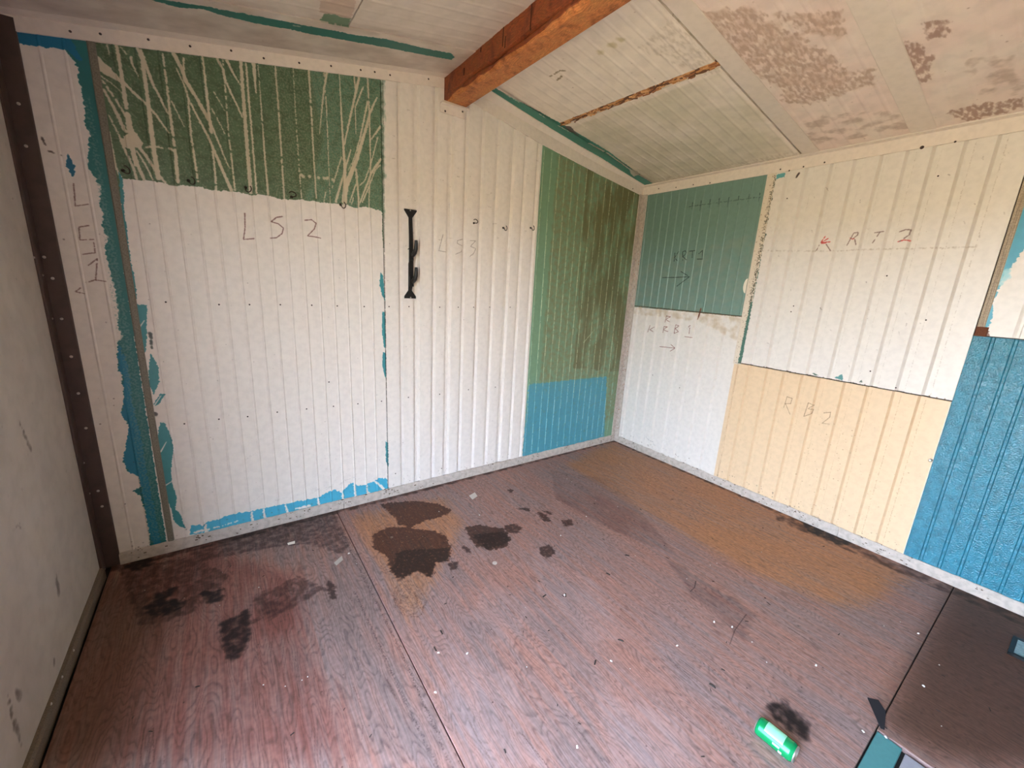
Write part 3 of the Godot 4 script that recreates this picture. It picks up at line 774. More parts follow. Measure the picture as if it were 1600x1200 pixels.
	for p in [[1.462, 1.882, 1.446, 1.846], [1.48, 1.87, 1.448, 1.846, 1.497, 1.85], [1.595, 1.866, 1.607, 1.859, 1.616, 1.863], [1.822, 1.834, 1.847, 1.842, 1.874, 1.836], [1.452, 1.842, 1.474, 1.844]]:
		c.line(p, 0.006, 0.006, red, 0.75, 0.1, 0.0004)
	for p in [[1.447, 1.848, 1.423, 1.799], [1.477, 1.836, 1.51, 1.793], [1.587, 1.824, 1.607, 1.894, 1.628, 1.897, 1.629, 1.882, 1.607, 1.861], [1.619, 1.858, 1.632, 1.823], [1.707, 1.889, 1.75, 1.894], [1.731, 1.892, 1.708, 1.831], [1.816, 1.886, 1.841, 1.897, 1.864, 1.894, 1.862, 1.868, 1.827, 1.833]]:
		c.line(p, 0.005, 0.005, grey, 0.7, 0.1, 0.0004)
	c.line([1.095, 1.809, 1.375, 1.799, 1.516, 1.794, 1.764, 1.797, 2.027, 1.793, 2.141, 1.795], 0.006, 0.008, Color8(180, 166, 152), 0.3, 1.4, 0.002)
	for k in 40:
		var z := c.rng.randf_range(1.12, 2.2)
		var y := c.rng.randf_range(1.02, 2.25)
		c.line([z, y, z + c.rng.randf_range(0.0, 0.012), y - c.rng.randf_range(0.0, 0.02)], 0.003, 0.002, Color8(110, 96, 88), c.rng.randf_range(0.2, 0.7), 0.4, 0.001)
	c.poly([1.1, 2.3, 1.151, 2.305, 1.154, 2.275, 1.127, 2.279, 1.106, 2.27], Color8(90, 160, 165), 0.004)
	c.line([1.237, 2.287, 1.226, 2.263], 0.012, 0.008, Color8(70, 56, 50), 0.8, 0.0, 0.001)
	# cover strip between grey-green and white: yellowed, flaking to green and black on its right edge
	c.rect(1.042, 1.098, 0.99, 2.45, Color8(216, 203, 184))
	c.line([1.091, 2.28, 1.089, 1.9, 1.087, 1.45, 1.088, 1.03], 0.012, 0.018, Color8(62, 82, 70), 0.85, 1.0, 0.003)
	c.line([1.096, 1.75, 1.092, 1.35, 1.092, 1.02], 0.010, 0.014, Color8(64, 104, 90), 0.9, 0.5, 0.002)
	c.specks(1.045, 1.1, 1.0, 2.28, 120, 0.001, 0.004, Color8(120, 90, 70), 0.6)
	c.line([1.05, 2.28, 1.048, 1.0], 0.006, 0.004, Color8(150, 118, 92), 0.5, 0.8, 0.001)
	# far sheet: turquoise showing along its torn left edge
	c.rect(2.222, DEPTH, 1.35, 2.45, Color8(66, 156, 182))
	var peel := [2.29, 1.768, 2.277, 1.73, 2.265, 1.686, 2.251, 1.637, 2.253, 1.597, 2.248, 1.534, 2.258, 1.469, 2.265, 1.425, 2.255, 1.401, 2.258, 1.379, 2.281, 1.323]
	c.poly(peel + [DEPTH, 1.36, DEPTH, 2.1, 2.45, 2.1, 2.36, 1.96], white, 0.006)
	c.line([2.263, 1.673, 2.254, 1.631, 2.247, 1.606], 0.02, 0.01, Color8(150, 200, 206), 0.5, 0.6, 0.006)
	# cover strip before it, rusting at its foot
	c.rect(2.220, 2.246, 1.30, 2.45, Color8(150, 136, 116))
	c.rect(2.226, 2.231, 1.30, 2.45, Color8(108, 84, 62))
	c.rect(2.240, 2.246, 1.30, 2.45, Color8(196, 184, 166))
	c.poly([2.222, 1.318, 2.221, 1.407, 2.226, 1.434, 2.245, 1.387, 2.267, 1.38, 2.278, 1.316], Color8(102, 56, 32), 0.006)
	# the strip of sheet edge down the cream panel
	c.rect(2.2145, 2.2185, 0.05, 1.0, Color8(214, 220, 214))
	c.specks(0.0, 2.2, 0.05, 0.12, 110, 0.001, 0.005, Color8(104, 88, 76), 0.55)
	c.specks(0.05, 1.0, 0.2, 1.2, 46, 0.001, 0.0025, Color8(90, 78, 70), 0.55)
	c.line([0.343, 0.077, 0.357, 0.173, 0.39, 0.146, 0.45, 0.129, 0.482, 0.103], 0.004, 0.004, Color8(130, 124, 124), 0.4, 0.6, 0.002)

# ---------------------------------------------------------------- the wall with the doorway, and the wall behind the camera
const DOOR_FROM := 2.02
const DOOR_TO := 2.94
const DOOR_TOP := 2.0

func build_left_wall() -> void:
	var c := Canvas.new(DEPTH, 2.45, 200.0, true, Color8(196, 189, 180), 31)
	var flat := c.noise(33, 0.30, 4, 1.0, 4.0)
	var soft := c.mask()
	soft.poly([0.0, 0.0, DEPTH, 0.0, DEPTH, 2.4, 0.0, 2.4], Color8(128, 128, 128), 0.0)
	c.blend(soft.img, Color8(182, 173, 164), flat, 1.6, 0.6)
	for p in [[[0.55, 0.938, 0.535, 0.886, 0.505, 0.813], 0.02], [[0.55, 0.332, 0.561, 0.269], 0.03], [[1.038, 0.272, 1.043, 0.202, 1.04, 0.102], 0.02], [[0.732, 0.117, 0.734, 0.092], 0.02], [[0.994, 0.244, 0.983, 0.221], 0.03], [[0.774, 0.653, 0.71, 0.636], 0.008]]:
		c.line(p[0], p[1] * 0.5, p[1], Color8(104, 95, 88), 0.45, 0.9, 0.005)
	c.specks(0.1, 1.2, 0.05, 2.2, 50, 0.002, 0.005, Color8(130, 120, 110), 0.5)
	var m := painted(c, 0.5, M.streak)
	var st := begin()
	for b in [[-0.1, DOOR_FROM, -0.1, EAVE_A + 0.03], [DOOR_TO, DEPTH + 0.1, -0.1, EAVE_A + 0.03], [DOOR_FROM, DOOR_TO, DOOR_TOP, EAVE_A + 0.03], [DOOR_FROM, DOOR_TO, -0.1, 0.0]]:
		box(st, Vector3(-0.10, b[2], b[0]), Vector3(0.0, b[3], b[1]))
	var mdt := MeshDataTool.new()
	mdt.create_from_surface(st.commit(), 0)
	var am := ArrayMesh.new()
	for k in mdt.get_vertex_count():
		var p := mdt.get_vertex(k)
		mdt.set_vertex_uv(k, c.uv(p.z, p.y))
	mdt.commit_to_surface(am)
	var o := MeshInstance3D.new()
	o.name = "wall_left"
	o.mesh = am
	o.material_override = m
	add_child(o)
	tag(o, "plain grey-white left wall with dark scuffs, beside the dark corner strip", "wall", "", "structure")

func build_front_wall() -> void:
	var st := begin()
	var near := []
	var far := []
	for p in [Vector2(-0.1, -0.1), Vector2(W + 0.1, -0.1), Vector2(W + 0.1, EAVE_B + 0.02), Vector2(RIDGE, 2.76), Vector2(-0.1, EAVE_A + 0.02)]:
		near.append(Vector3(p.x, p.y, DEPTH))
		far.append(Vector3(p.x, p.y, DEPTH + 0.1))
	loft(st, [near, far])
	var o := put("wall_front", st, worn(Color8(150, 138, 122), 0.6, M.blotch, 1.2))
	tag(o, "plain pale wall behind the camera closing the shed", "wall", "", "structure")

# ---------------------------------------------------------------- the floor
func build_floor() -> void:
	var c := Canvas.new(W, DEPTH, 420.0, false, Color8(120, 84, 70), 47)
	paint_floor(c)
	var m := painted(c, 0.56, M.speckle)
	m.metallic_specular = 0.35
	m.heightmap_enabled = false
	var base := root_at("floor")
	tag(base, "worn reddish-brown plywood floor with black stains and open joints", "floor", "", "structure")
	var st := begin()
	box(st, Vector3(-0.1, -0.16, -0.1), Vector3(W + 0.1, -0.019, DEPTH + 0.1))
	put("subfloor", st, plain(Color8(20, 17, 15), 0.9), base)
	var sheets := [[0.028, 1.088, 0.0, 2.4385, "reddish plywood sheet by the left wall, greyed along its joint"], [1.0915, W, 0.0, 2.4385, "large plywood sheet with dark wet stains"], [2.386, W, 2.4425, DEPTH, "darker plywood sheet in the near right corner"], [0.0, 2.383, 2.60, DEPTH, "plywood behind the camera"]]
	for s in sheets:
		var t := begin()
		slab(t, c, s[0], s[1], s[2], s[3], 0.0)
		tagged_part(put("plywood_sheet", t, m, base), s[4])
	var t1 := begin()
	slab(t1, null, 1.6, 2.38, 2.444, 2.512, -0.002)
	tagged_part(put("painted_board", t1, worn(Color8(74, 132, 134), 0.4, M.speckle, 3.0), base), "turquoise painted strip at the joint")
	t1 = begin()
	slab(t1, null, 1.6, 2.37, 2.522, 2.596, -0.004)
	tagged_part(put("painted_board", t1, worn(Color8(150, 150, 158), 0.4, M.speckle, 3.0), base), "pale grey strip beside the turquoise one")

func slab(st: SurfaceTool, c: Canvas, x0: float, x1: float, z0: float, z1: float, y: float) -> void:
	var e := 0.0018
	var a := [Vector3(x0, y - 0.018, z0), Vector3(x1, y - 0.018, z0), Vector3(x1, y - 0.018, z1), Vector3(x0, y - 0.018, z1)]
	var b := [Vector3(x0, y - e, z0), Vector3(x1, y - e, z0), Vector3(x1, y - e, z1), Vector3(x0, y - e, z1)]
	var d := [Vector3(x0 + e, y, z0 + e), Vector3(x1 - e, y, z0 + e), Vector3(x1 - e, y, z1 - e), Vector3(x0 + e, y, z1 - e)]
	var mid := Vector3((x0 + x1) / 2, y - 0.009, (z0 + z1) / 2)
	for pair in [[a, b], [b, d]]:
		for i in 4:
			var j := (i + 1) % 4
			var q := [pair[0][i], pair[0][j], pair[1][j], pair[1][i]]
			var uv := []
			for p in q:
				uv.append(c.uv(p.x, p.z) if c else Vector2(p.x, p.z))
			var out: Vector3 = (q[0] + q[1]) / 2.0 - mid
			quad(st, q[0], q[1], q[2], q[3], out * Vector3(1, 0, 1) / (absf(out.x) + absf(out.z)) + Vector3(0, 0.001, 0), uv)
	var top := []
	for p in d:
		top.append(c.uv(p.x, p.z) if c else Vector2(p.x, p.z))
	quad(st, d[0], d[1], d[2], d[3], Vector3.UP, top)

func paint_floor(c: Canvas) -> void:
	var warp := c.noise(51, 0.16, 3, 1.0, 5.0)
	var hair := c.noise(52, 0.008, 3, 1.0, 26.0)
	var band := c.noise(55, 0.035, 3, 1.0, 20.0)
	var patch := c.noise(53, 0.45, 4, 1.0, 1.6)
	var fine := c.noise(54, 0.025, 3)
	var warm := c.mask()
	# where bare orange wood, painted-in warm glow, grey weathering and red-brown stain lie
	warm.poly([3.702, 0.019, 3.837, 1.046, 3.738, 1.95, 3.674, 2.323, 2.988, 2.195, 2.863, 1.801, 2.846, 1.043, 2.901, 0.188], Color8(200, 200, 200), 0.0)  # orange wood with the glow off the cream sheet painted in
	warm.poly([1.144, 0.107, 1.818, 0.155, 1.741, 0.579, 1.404, 0.918, 1.132, 1.172, 1.122, 1.042, 1.13, 0.512], Color8(190, 190, 190), 0.0)
	var gray := c.mask()
	gray.poly([1.101, 0.039, 1.095, 0.511, 1.094, 1.198, 1.081, 1.733, 0.814, 1.566, 0.819, 1.187, 0.802, 0.554, 0.433, 0.032, 0.749, -0.039], Color8(190, 190, 190), 0.0)
	gray.poly([1.447, 0.828, 2.008, 1.284, 1.489, 2.004, 1.146, 1.782], Color8(120, 120, 120), 0.0)
	gray.poly([0.646, 0.748, 0.758, 1.013, 0.706, 1.205, 0.598, 1.047], Color8(200, 200, 200), 0.0)
	var red := c.mask()
	red.poly([0.064, -0.002, 0.433, 0.032, 0.802, 0.554, 0.822, 1.279, 0.814, 1.566, 0.022, 1.052, 0.012, 0.474], Color8(160, 160, 160), 0.0)
	red.poly([0.557, 0.604, 0.782, 0.695, 0.775, 0.91, 0.548, 0.808], Color8(235, 235, 235), 0.0)
	var dark_areas := c.mask()  # near right sheet and left wall side painted darker
	dark_areas.poly([3.748, 2.438, 2.423, 2.441, 2.466, 2.638, 2.848, 2.886, 3.864, 2.875], Color8(255, 255, 255), 0.0)
	dark_areas.poly([-0.004, 0.013, 0.022, 1.052, 0.238, 1.192, 0.275, 0.476], Color8(150, 150, 150), 0.0)
	var wd := small(warm, c)
	var gd := small(gray, c)
	var rd := small(red, c)
	var sd := small(dark_areas, c)
	var d := c.img.get_data()
	var w := c.w
	var joint := int(1.09 * c.s)
	for i in wd.size():
		var x := i % w
		var n := warp[i] / 255.0
		var p := patch[i] / 255.0
		var f := fine[i] / 255.0
		# growth rings cut along the sheet: close dark lines, wider pale bands
		var rings := 15.0 if x > joint else 12.0
		var g := n * rings + x * 0.004
		g -= floorf(g)
		var late := clampf((g - 0.55) * 3.2, 0.0, 1.0) * clampf((1.0 - g) * 9.0, 0.0, 1.0)
		var k := 1.02 - 0.17 * late - 0.24 * (0.5 - hair[i] / 255.0) - 0.16 * (0.5 - f)
		p = clampf(p + (band[i] / 255.0 - 0.5) * 1.1, 0.0, 1.0)
		var a := wd[i] / 255.0
		var b := clampf(gd[i] / 255.0 * 1.4 - (1.0 - p) * 0.75, 0.0, 1.0)
		var e := clampf(rd[i] / 255.0 * 1.3 - p * 0.55, 0.0, 1.0)
		var r := lerpf(160.0, 142.0, p)
		var gg := lerpf(118.0, 121.0, p)
		var bb := lerpf(104.0, 116.0, p)
		a = clampf(a * 1.5 - p * 0.55 - (1.0 - f) * 0.3, 0.0, 1.0)
		r = lerpf(r, 170.0, a)
		gg = lerpf(gg, 120.0, a)
		bb = lerpf(bb, 86.0, a)
		r = lerpf(r, 132.0, b)
		gg = lerpf(gg, 112.0, b)
		bb = lerpf(bb, 106.0, b)
		r = lerpf(r, 122.0, e)
		gg = lerpf(gg, 77.0, e)
		bb = lerpf(bb, 68.0, e)
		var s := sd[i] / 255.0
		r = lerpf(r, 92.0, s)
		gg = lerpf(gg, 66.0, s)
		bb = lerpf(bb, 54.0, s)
		var o := i * 3
		d[o] = clampi(int(r * k), 0, 255)
		d[o + 1] = clampi(int(gg * k), 0, 255)
		d[o + 2] = clampi(int(bb * k), 0, 255)
	c.img.set_data(c.w, c.h, false, Image.FORMAT_RGB8, d)
	# dark stains, each with its own outline
	var wet := c.mask()
	for p in [[1.211, 0.386, 1.308, 0.356, 1.398, 0.409, 1.48, 0.485, 1.546, 0.548, 1.573, 0.632, 1.537, 0.754, 1.487, 0.832, 1.426, 0.809, 1.352, 0.906, 1.308, 0.814, 1.214, 0.837, 1.192, 0.749, 1.219, 0.623, 1.174, 0.508], [1.352, 0.076, 1.453, 0.099, 1.578, 0.152, 1.698, 0.265, 1.733, 0.379, 1.669, 0.415, 1.532, 0.406, 1.426, 0.432, 1.377, 0.367, 1.383, 0.27], [1.714, 0.6, 1.795, 0.611, 1.915, 0.728, 1.9, 0.835, 1.839, 0.89, 1.721, 0.869, 1.676, 0.781, 1.688, 0.69]]:
		wet.poly(p, Color8(235, 235, 235), 0.012)
	c.stain(wet.img, Color(0.50, 0.42, 0.38), fine, 2.2, 1.0)
	wet = c.mask()
	for p in [[1.278, 0.615, 1.347, 0.635, 1.447, 0.685, 1.543, 0.727, 1.484, 0.83, 1.423, 0.807, 1.349, 0.905, 1.308, 0.814, 1.211, 0.843, 1.192, 0.749], [1.713, 0.681, 1.897, 0.754, 1.889, 0.835, 1.819, 0.872, 1.715, 0.847]]:
		wet.poly(p, Color8(215, 215, 215), 0.012)
	c.stain(wet.img, Color(0.55, 0.52, 0.52), fine, 1.6, 0.9)
	var spots := c.mask()
	for p in [[1.472, 0.837, 1.524, 0.857, 1.508, 0.913, 1.463, 0.907], [1.61, 0.735, 1.632, 0.774, 1.628, 0.838, 1.602, 0.811], [1.93, 0.705, 2.009, 0.721, 2.024, 0.781, 1.963, 0.817, 1.908, 0.771], [2.216, 0.673, 2.252, 0.732, 2.23, 0.826, 2.188, 0.794], [2.265, 0.685, 2.308, 0.735, 2.275, 0.765], [2.294, 0.84, 2.358, 0.873, 2.325, 0.927, 2.267, 0.909], [1.985, 0.989, 2.062, 1.003, 2.047, 1.082, 1.965, 1.093, 1.957, 1.046], [2.125, 0.574, 2.21, 0.61, 2.177, 0.659], [2.209, 0.319, 2.266, 0.34, 2.216, 0.392], [0.909, 0.651, 0.93, 0.695, 0.919, 0.798, 0.896, 0.799, 0.891, 0.713]]:
		spots.poly(p, Color8(215, 215, 215), 0.004)
	c.stain(spots.img, Color(0.48, 0.42, 0.40), fine, 1.8, 0.95)
	var soot_and_dark := c.mask()
	for p in [[0.195, 0.426, 0.242, 0.341, 0.312, 0.335, 0.274, 0.408, 0.346, 0.466, 0.333, 0.52, 0.235, 0.515], [0.387, 0.43, 0.473, 0.458, 0.485, 0.551, 0.425, 0.546], [0.465, 0.698, 0.541, 0.683, 0.574, 0.651, 0.577, 0.767, 0.557, 0.888, 0.504, 0.956, 0.477, 0.837], [0.081, 0.036, 0.124, -0.013, 0.191, 0.026, 0.185, 0.104, 0.112, 0.094], [2.133, 2.172, 2.211, 2.207, 2.192, 2.292, 2.108, 2.326, 2.11, 2.278, 2.1, 2.22], [3.812, 1.647, 3.796, 1.862, 3.751, 1.996, 3.639, 1.946, 3.646, 1.774]]:  # soot blotches, plus a dark patch beside the can
		soot_and_dark.poly(p, Color8(190, 190, 190), 0.01)
	var cloud := c.noise(61, 0.05, 5)
	c.stain(soot_and_dark.img, Color(0.26, 0.26, 0.28), cloud, 1.3, 1.0)
	soot_and_dark = c.mask()
	for p in [[0.347, -0.019, 0.717, -0.057, 1.07, 0.003, 1.079, 0.414, 1.018, 0.484, 0.844, 0.275, 0.633, 0.216, 0.354, 0.172], [0.06, 0.051, 0.352, 0.111, 0.513, 0.379, 0.369, 0.577, 0.198, 0.551], [0.595, 0.581, 0.802, 0.554, 0.891, 0.713, 0.693, 0.777, 0.595, 0.779]]:
		soot_and_dark.poly(p, Color8(150, 150, 150), 0.01)
	c.stain(soot_and_dark.img, Color(0.52, 0.48, 0.48), cloud, 1.6, 0.8)
	soot_and_dark = c.mask()
	for p in [[2.72, 0.232, 3.066, 0.619, 2.817, 1.118, 2.638, 1.477, 2.509, 1.108, 2.452, 0.619], [2.572, 1.438, 2.57, 1.937, 2.361, 1.978, 2.416, 1.696]]:
		soot_and_dark.poly(p, Color8(120, 120, 120), 0.01)
	c.stain(soot_and_dark.img, Color(0.74, 0.72, 0.74), patch, 1.0, 0.8)
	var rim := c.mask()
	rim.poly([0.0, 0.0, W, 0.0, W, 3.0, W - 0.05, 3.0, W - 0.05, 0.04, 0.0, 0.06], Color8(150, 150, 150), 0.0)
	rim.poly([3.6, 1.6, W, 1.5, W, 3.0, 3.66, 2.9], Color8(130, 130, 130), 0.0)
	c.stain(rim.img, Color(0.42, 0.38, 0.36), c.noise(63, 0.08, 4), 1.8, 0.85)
	# pale scuffs where feet have passed
	var pale := c.mask()
	for p in [[1.934, 0.99, 2.083, 1.44, 1.965, 1.731, 1.772, 1.611, 1.774, 1.251], [1.234, 1.274, 1.387, 1.578, 1.316, 1.892, 1.079, 1.738], [1.602, 1.038, 1.669, 1.334, 1.47, 1.459, 1.418, 1.225], [1.625, 1.79, 1.81, 2.021, 1.734, 2.163, 1.489, 2.004]]:
		pale.poly(p, Color8(140, 140, 140), 0.0)
	c.blend(pale.img, Color8(190, 168, 164), c.noise(64, 0.10, 5, 1.0, 3.0), 1.0, 0.25)
	# knots with rings
	for k in [[[1.207, 0.98], 0.11], [[1.278, 0.446], 0.13]]:
		for n in 7:
			var ring := []
			for i in 22:
				var t := TAU * i / 21.0
				var r: float = k[1] * (n + 1) / 7.0 * (1.0 + 0.10 * sin(2.0 * t + n * 0.4) + 0.06 * sin(5.0 * t + n * 2.1))
				ring += [k[0][0] + cos(t) * r * 0.62, k[0][1] + sin(t) * r * 1.15]
			c.line(ring, 0.004, 0.004, Color8(78, 50, 38), 0.30, 0.6, 0.0025)
	# long thin cracks along the grain and stray hairs
	for k in 260:
		var x := c.rng.randf_range(0.1, 3.7)
		var z := c.rng.randf_range(0.1, 2.9)
		var l := c.rng.randf_range(0.03, 0.22)
		c.line([x, z, x + c.rng.randfn(0, 0.008), z + l], 0.0025, 0.0015, Color8(66, 44, 38), c.rng.randf_range(0.2, 0.6), 0.4, 0.0008)
	c.line([1.06, 0.3, 1.07, 1.2, 1.05, 1.9], 0.004, 0.003, Color8(52, 40, 38), 0.4, 0.5, 0.003)
	c.line([1.0, 0.8, 1.01, 1.5, 1.03, 1.9], 0.005, 0.003, Color8(60, 48, 46), 0.35, 0.5, 0.003)
	c.line([2.531, 1.913, 2.385, 1.932, 2.283, 1.961], 0.003, 0.002, Color8(50, 36, 34), 0.7)
	c.line([2.534, 1.649, 2.483, 1.673, 2.432, 1.679], 0.004, 0.003, Color8(50, 36, 34), 0.7)
	c.specks(0.1, 3.7, 0.05, 2.9, 500, 0.001, 0.003, Color8(46, 32, 30), 0.7)

func small(m: Canvas, c: Canvas) -> PackedByteArray:
	var i := m.img
	i.resize(c.w / 40, c.h / 40, Image.INTERPOLATE_LANCZOS)
	i.resize(c.w, c.h, Image.INTERPOLATE_CUBIC)
	return i.get_data()

# ---------------------------------------------------------------- the ceiling
func build_ceiling() -> void:
	var top := root_at("ceiling")
	tag(top, "low double-pitched ceiling of stained white and pinkish sheets", "ceiling", "", "structure")
	var st := begin()
	slope_slab(st, -0.12, RIDGE + 0.02, EAVE_A, SLOPE_A, 0.0)
	slope_slab(st, RIDGE - 0.02, W + 0.12, EAVE_B + SLOPE_B * W, -SLOPE_B, 0.0)
	put("roof_boards", st, M.backing, top)
	# coordinates on both slopes: first z, then x
	var a := Canvas.new(DEPTH, 1.95, 330.0, false, Color8(208, 196, 184), 81)
	var n := a.noise(82, 0.14, 4, 1.0, 2.0)
	var soft := a.mask()
	soft.poly([0.0, 0.0, 0.42, 0.0, 0.42, 1.95, 0.0, 1.95], Color8(110, 110, 110), 0.0)
	a.blend(soft.img, Color8(168, 150, 138), n, 1.6, 0.6)
	var stripe := [0.318, 0.492, 0.321, 0.59, 0.328, 0.648, 0.324, 0.715, 0.325, 0.765, 0.325, 0.824, 0.325, 0.925, 0.319, 0.992, 0.323, 1.113, 0.318, 1.205, 0.332, 1.349, 0.314, 1.55, 0.309, 1.712, 0.274, 1.749, 0.24, 1.747]
	stripe += [0.241, 1.58, 0.251, 1.375, 0.252, 1.173, 0.253, 1.035, 0.263, 0.942, 0.261, 0.829, 0.271, 0.776, 0.278, 0.716, 0.303, 0.647, 0.28, 0.572, 0.3, 0.49]
	a.poly(stripe, Color8(42, 108, 98), 0.004)
	a.line([0.305, 0.944, 0.303, 0.994], 0.012, 0.008, Color8(160, 165, 150), 0.7, 0.5, 0.003)
	a.poly([0.381, 1.054, 0.44, 1.063, 0.451, 1.101, 0.436, 1.13, 0.442, 1.169, 0.374, 1.175, 0.373, 1.103], Color8(104, 128, 104), 0.006)
	a.poly([0.532, 1.029, 0.446, 1.04, 0.44, 1.063, 0.451, 1.101, 0.436, 1.13, 0.442, 1.169, 0.579, 1.154, 0.606, 1.108], Color8(190, 168, 152), 0.004)
	a.specks(0.0, 2.4, 0.0, 1.9, 90, 0.0015, 0.004, Color8(150, 120, 105), 0.5)
	var ma := painted(a, 0.55, M.streak)
	var oa := Vector3(0, EAVE_A, 0)
	var down_a := Vector3(SLOPE_A, -1, 0).normalized()
	tagged_part(sheet("ceiling_board", top, ma, a, oa, Vector3.BACK, Vector3(1, SLOPE_A, 0), down_a, [[0.0, 0.004], [0.375, 0.004]], func(_u): return -0.05, func(_u): return RIDGE), "flat board along the gable with a long green stripe")
	tagged_part(sheet("ceiling_panel", top, ma, a, oa, Vector3.BACK, Vector3(1, SLOPE_A, 0), down_a, beads(0.378, DEPTH, 0.46, 0.0735, 0.0015, 0.012), func(_u): return 1.178, func(_u): return RIDGE), "pale panel beside the ridge beam")
	tagged_part(sheet("ceiling_panel", top, ma, a, oa, Vector3.BACK, Vector3(1, SLOPE_A, 0), down_a, beads(0.378, DEPTH, 0.46, 0.0735, 0.0015, 0.012), func(_u): return -0.05, func(_u): return 1.172), "pinkish panel with a green bare corner")
	# right slope; the canvas counts x from the ridge
	var b := Canvas.new(DEPTH, 2.0, 330.0, false, Color8(226, 214, 200), 83)
	paint_right_ceiling(b)
	var mb := painted(b, 0.55, M.streak)
	var ob := Vector3(RIDGE - 0.04, EAVE_B + SLOPE_B * (W - RIDGE + 0.04), 0)
	var dv := Vector3(1, -SLOPE_B, 0)
	var down := Vector3(-SLOPE_B, -1, 0).normalized()
	var wide := W - RIDGE + 0.09
	var gap := 2.635 - RIDGE + 0.04
	tagged_part(sheet("ceiling_board", top, mb, b, ob, Vector3.BACK, dv, down, [[0.0, 0.0], [0.145, 0.0]], func(_u): return 0.0, func(_u): return wide), "board along the gable with a torn green stripe")
	tagged_part(sheet("ceiling_panel", top, mb, b, ob, Vector3.BACK, dv, down, beads(0.12, 1.240, 0.19, 0.0735, 0.0018, 0.012), func(_u): return 0.0, func(u): return gap - 0.022 + 0.027 * u), "stained white panel between the beam and the bare wood gap")
	tagged_part(sheet("ceiling_panel", top, mb, b, ob, Vector3.BACK, dv, down, beads(0.12, 1.240, 0.19, 0.0735, 0.0014, 0.012), func(u): return gap + 0.020 + 0.035 * u, func(_u): return wide), "greyish panel between the bare wood gap and the right wall")
	tagged_part(sheet("ceiling_panel", top, mb, b, ob, Vector3.BACK, dv, down, beads(1.250, DEPTH, 1.36, 0.0735, 0.0014, 0.012), func(_u): return 0.0, func(_u): return wide), "pinkish panel with brown flaking patches")
	# strands of wood in the gap between the two panels
	st = begin()
	var tones := [Color(0.50, 0.24, 0.09), Color(0.30, 0.12, 0.05), Color(0.62, 0.34, 0.15), Color(0.14, 0.06, 0.03)]
	for k in 300:
		st.set_color(tones[rng.randi() % 4])
		var z := rng.randf_range(0.13, 1.235)
		var v := gap - 0.001 + 0.031 * z + rng.randfn(0.0, 0.011)
		var len := rng.randf_range(0.02, 0.06)
		var turn := rng.randfn(0.0, 0.25)
		var p := ob + Vector3(0, 0, z) + dv * v + down * rng.randf_range(-0.009, -0.001)
		var t := (Vector3.BACK * cos(turn) + dv.normalized() * sin(turn)) * len * 0.5
		var q := down.cross(t).normalized() * rng.randf_range(0.003, 0.007)
		var lift := down * rng.randf_range(0.001, 0.004)
		hexa(st, [p - t - q, p + t - q, p + t + q, p - t + q, p - t - q + lift, p + t - q + lift, p + t + q * 0.6 + lift, p - t + q * 0.6 + lift])
	var raw := plain(Color.WHITE, 0.85)
	raw.vertex_color_use_as_albedo = true
	var strands := put("wood_strands", st, raw, top)
	strands.set_meta("kind", "stuff")
	tagged_part(strands, "bare orange strand board showing in the gap")
	# smooth taped bands beside the joint across the slope and further on
	st = begin()
	strip_on_slope(st, ob, dv, down, 1.252, 1.345, 0.0, wide, 0.003)
	tagged_part(put("joint_tape", st, worn(Color8(216, 203, 190), 0.5, M.speckle, 1.5), top), "smooth pale band beside the joint")
	st = begin()
	strip_on_slope(st, ob, dv, down, 1.765, 1.868, 0.0, wide, 0.003)
	tagged_part(put("joint_tape", st, worn(Color8(220, 206, 192), 0.5, M.speckle, 1.5), top), "smooth pale band across the pinkish panel")

func strip_on_slope(st: SurfaceTool, o: Vector3, dv: Vector3, down: Vector3, z0: float, z1: float, v0: float, v1: float, high: float) -> void:
	var r := []
	for v in [v0, v1]:
		var p: Vector3 = o + dv * v
		r.append([p + Vector3(0, 0, z0) - down * 0.005, p + Vector3(0, 0, z0) + down * high * 0.5, p + Vector3(0, 0, z0 + 0.003) + down * high, p + Vector3(0, 0, z1 - 0.003) + down * high, p + Vector3(0, 0, z1) + down * high * 0.5, p + Vector3(0, 0, z1) - down * 0.005])
	loft(st, r)

func slope_slab(st: SurfaceTool, x0: float, x1: float, y0: float, slope: float, _n: float) -> void:
	var r := []
	for z in [-0.12, DEPTH + 0.12]:
		r.append([Vector3(x0, y0 + slope * x0 + 0.013, z), Vector3(x1, y0 + slope * x1 + 0.013, z), Vector3(x1, y0 + slope * x1 + 0.11, z), Vector3(x0, y0 + slope * x0 + 0.11, z)])
	loft(st, r)

func shift(flat: Array, a: float, b: float) -> Array:
	var r := []
	for k in range(0, flat.size(), 2):
		r += [flat[k] + a, flat[k + 1] + b]
	return r

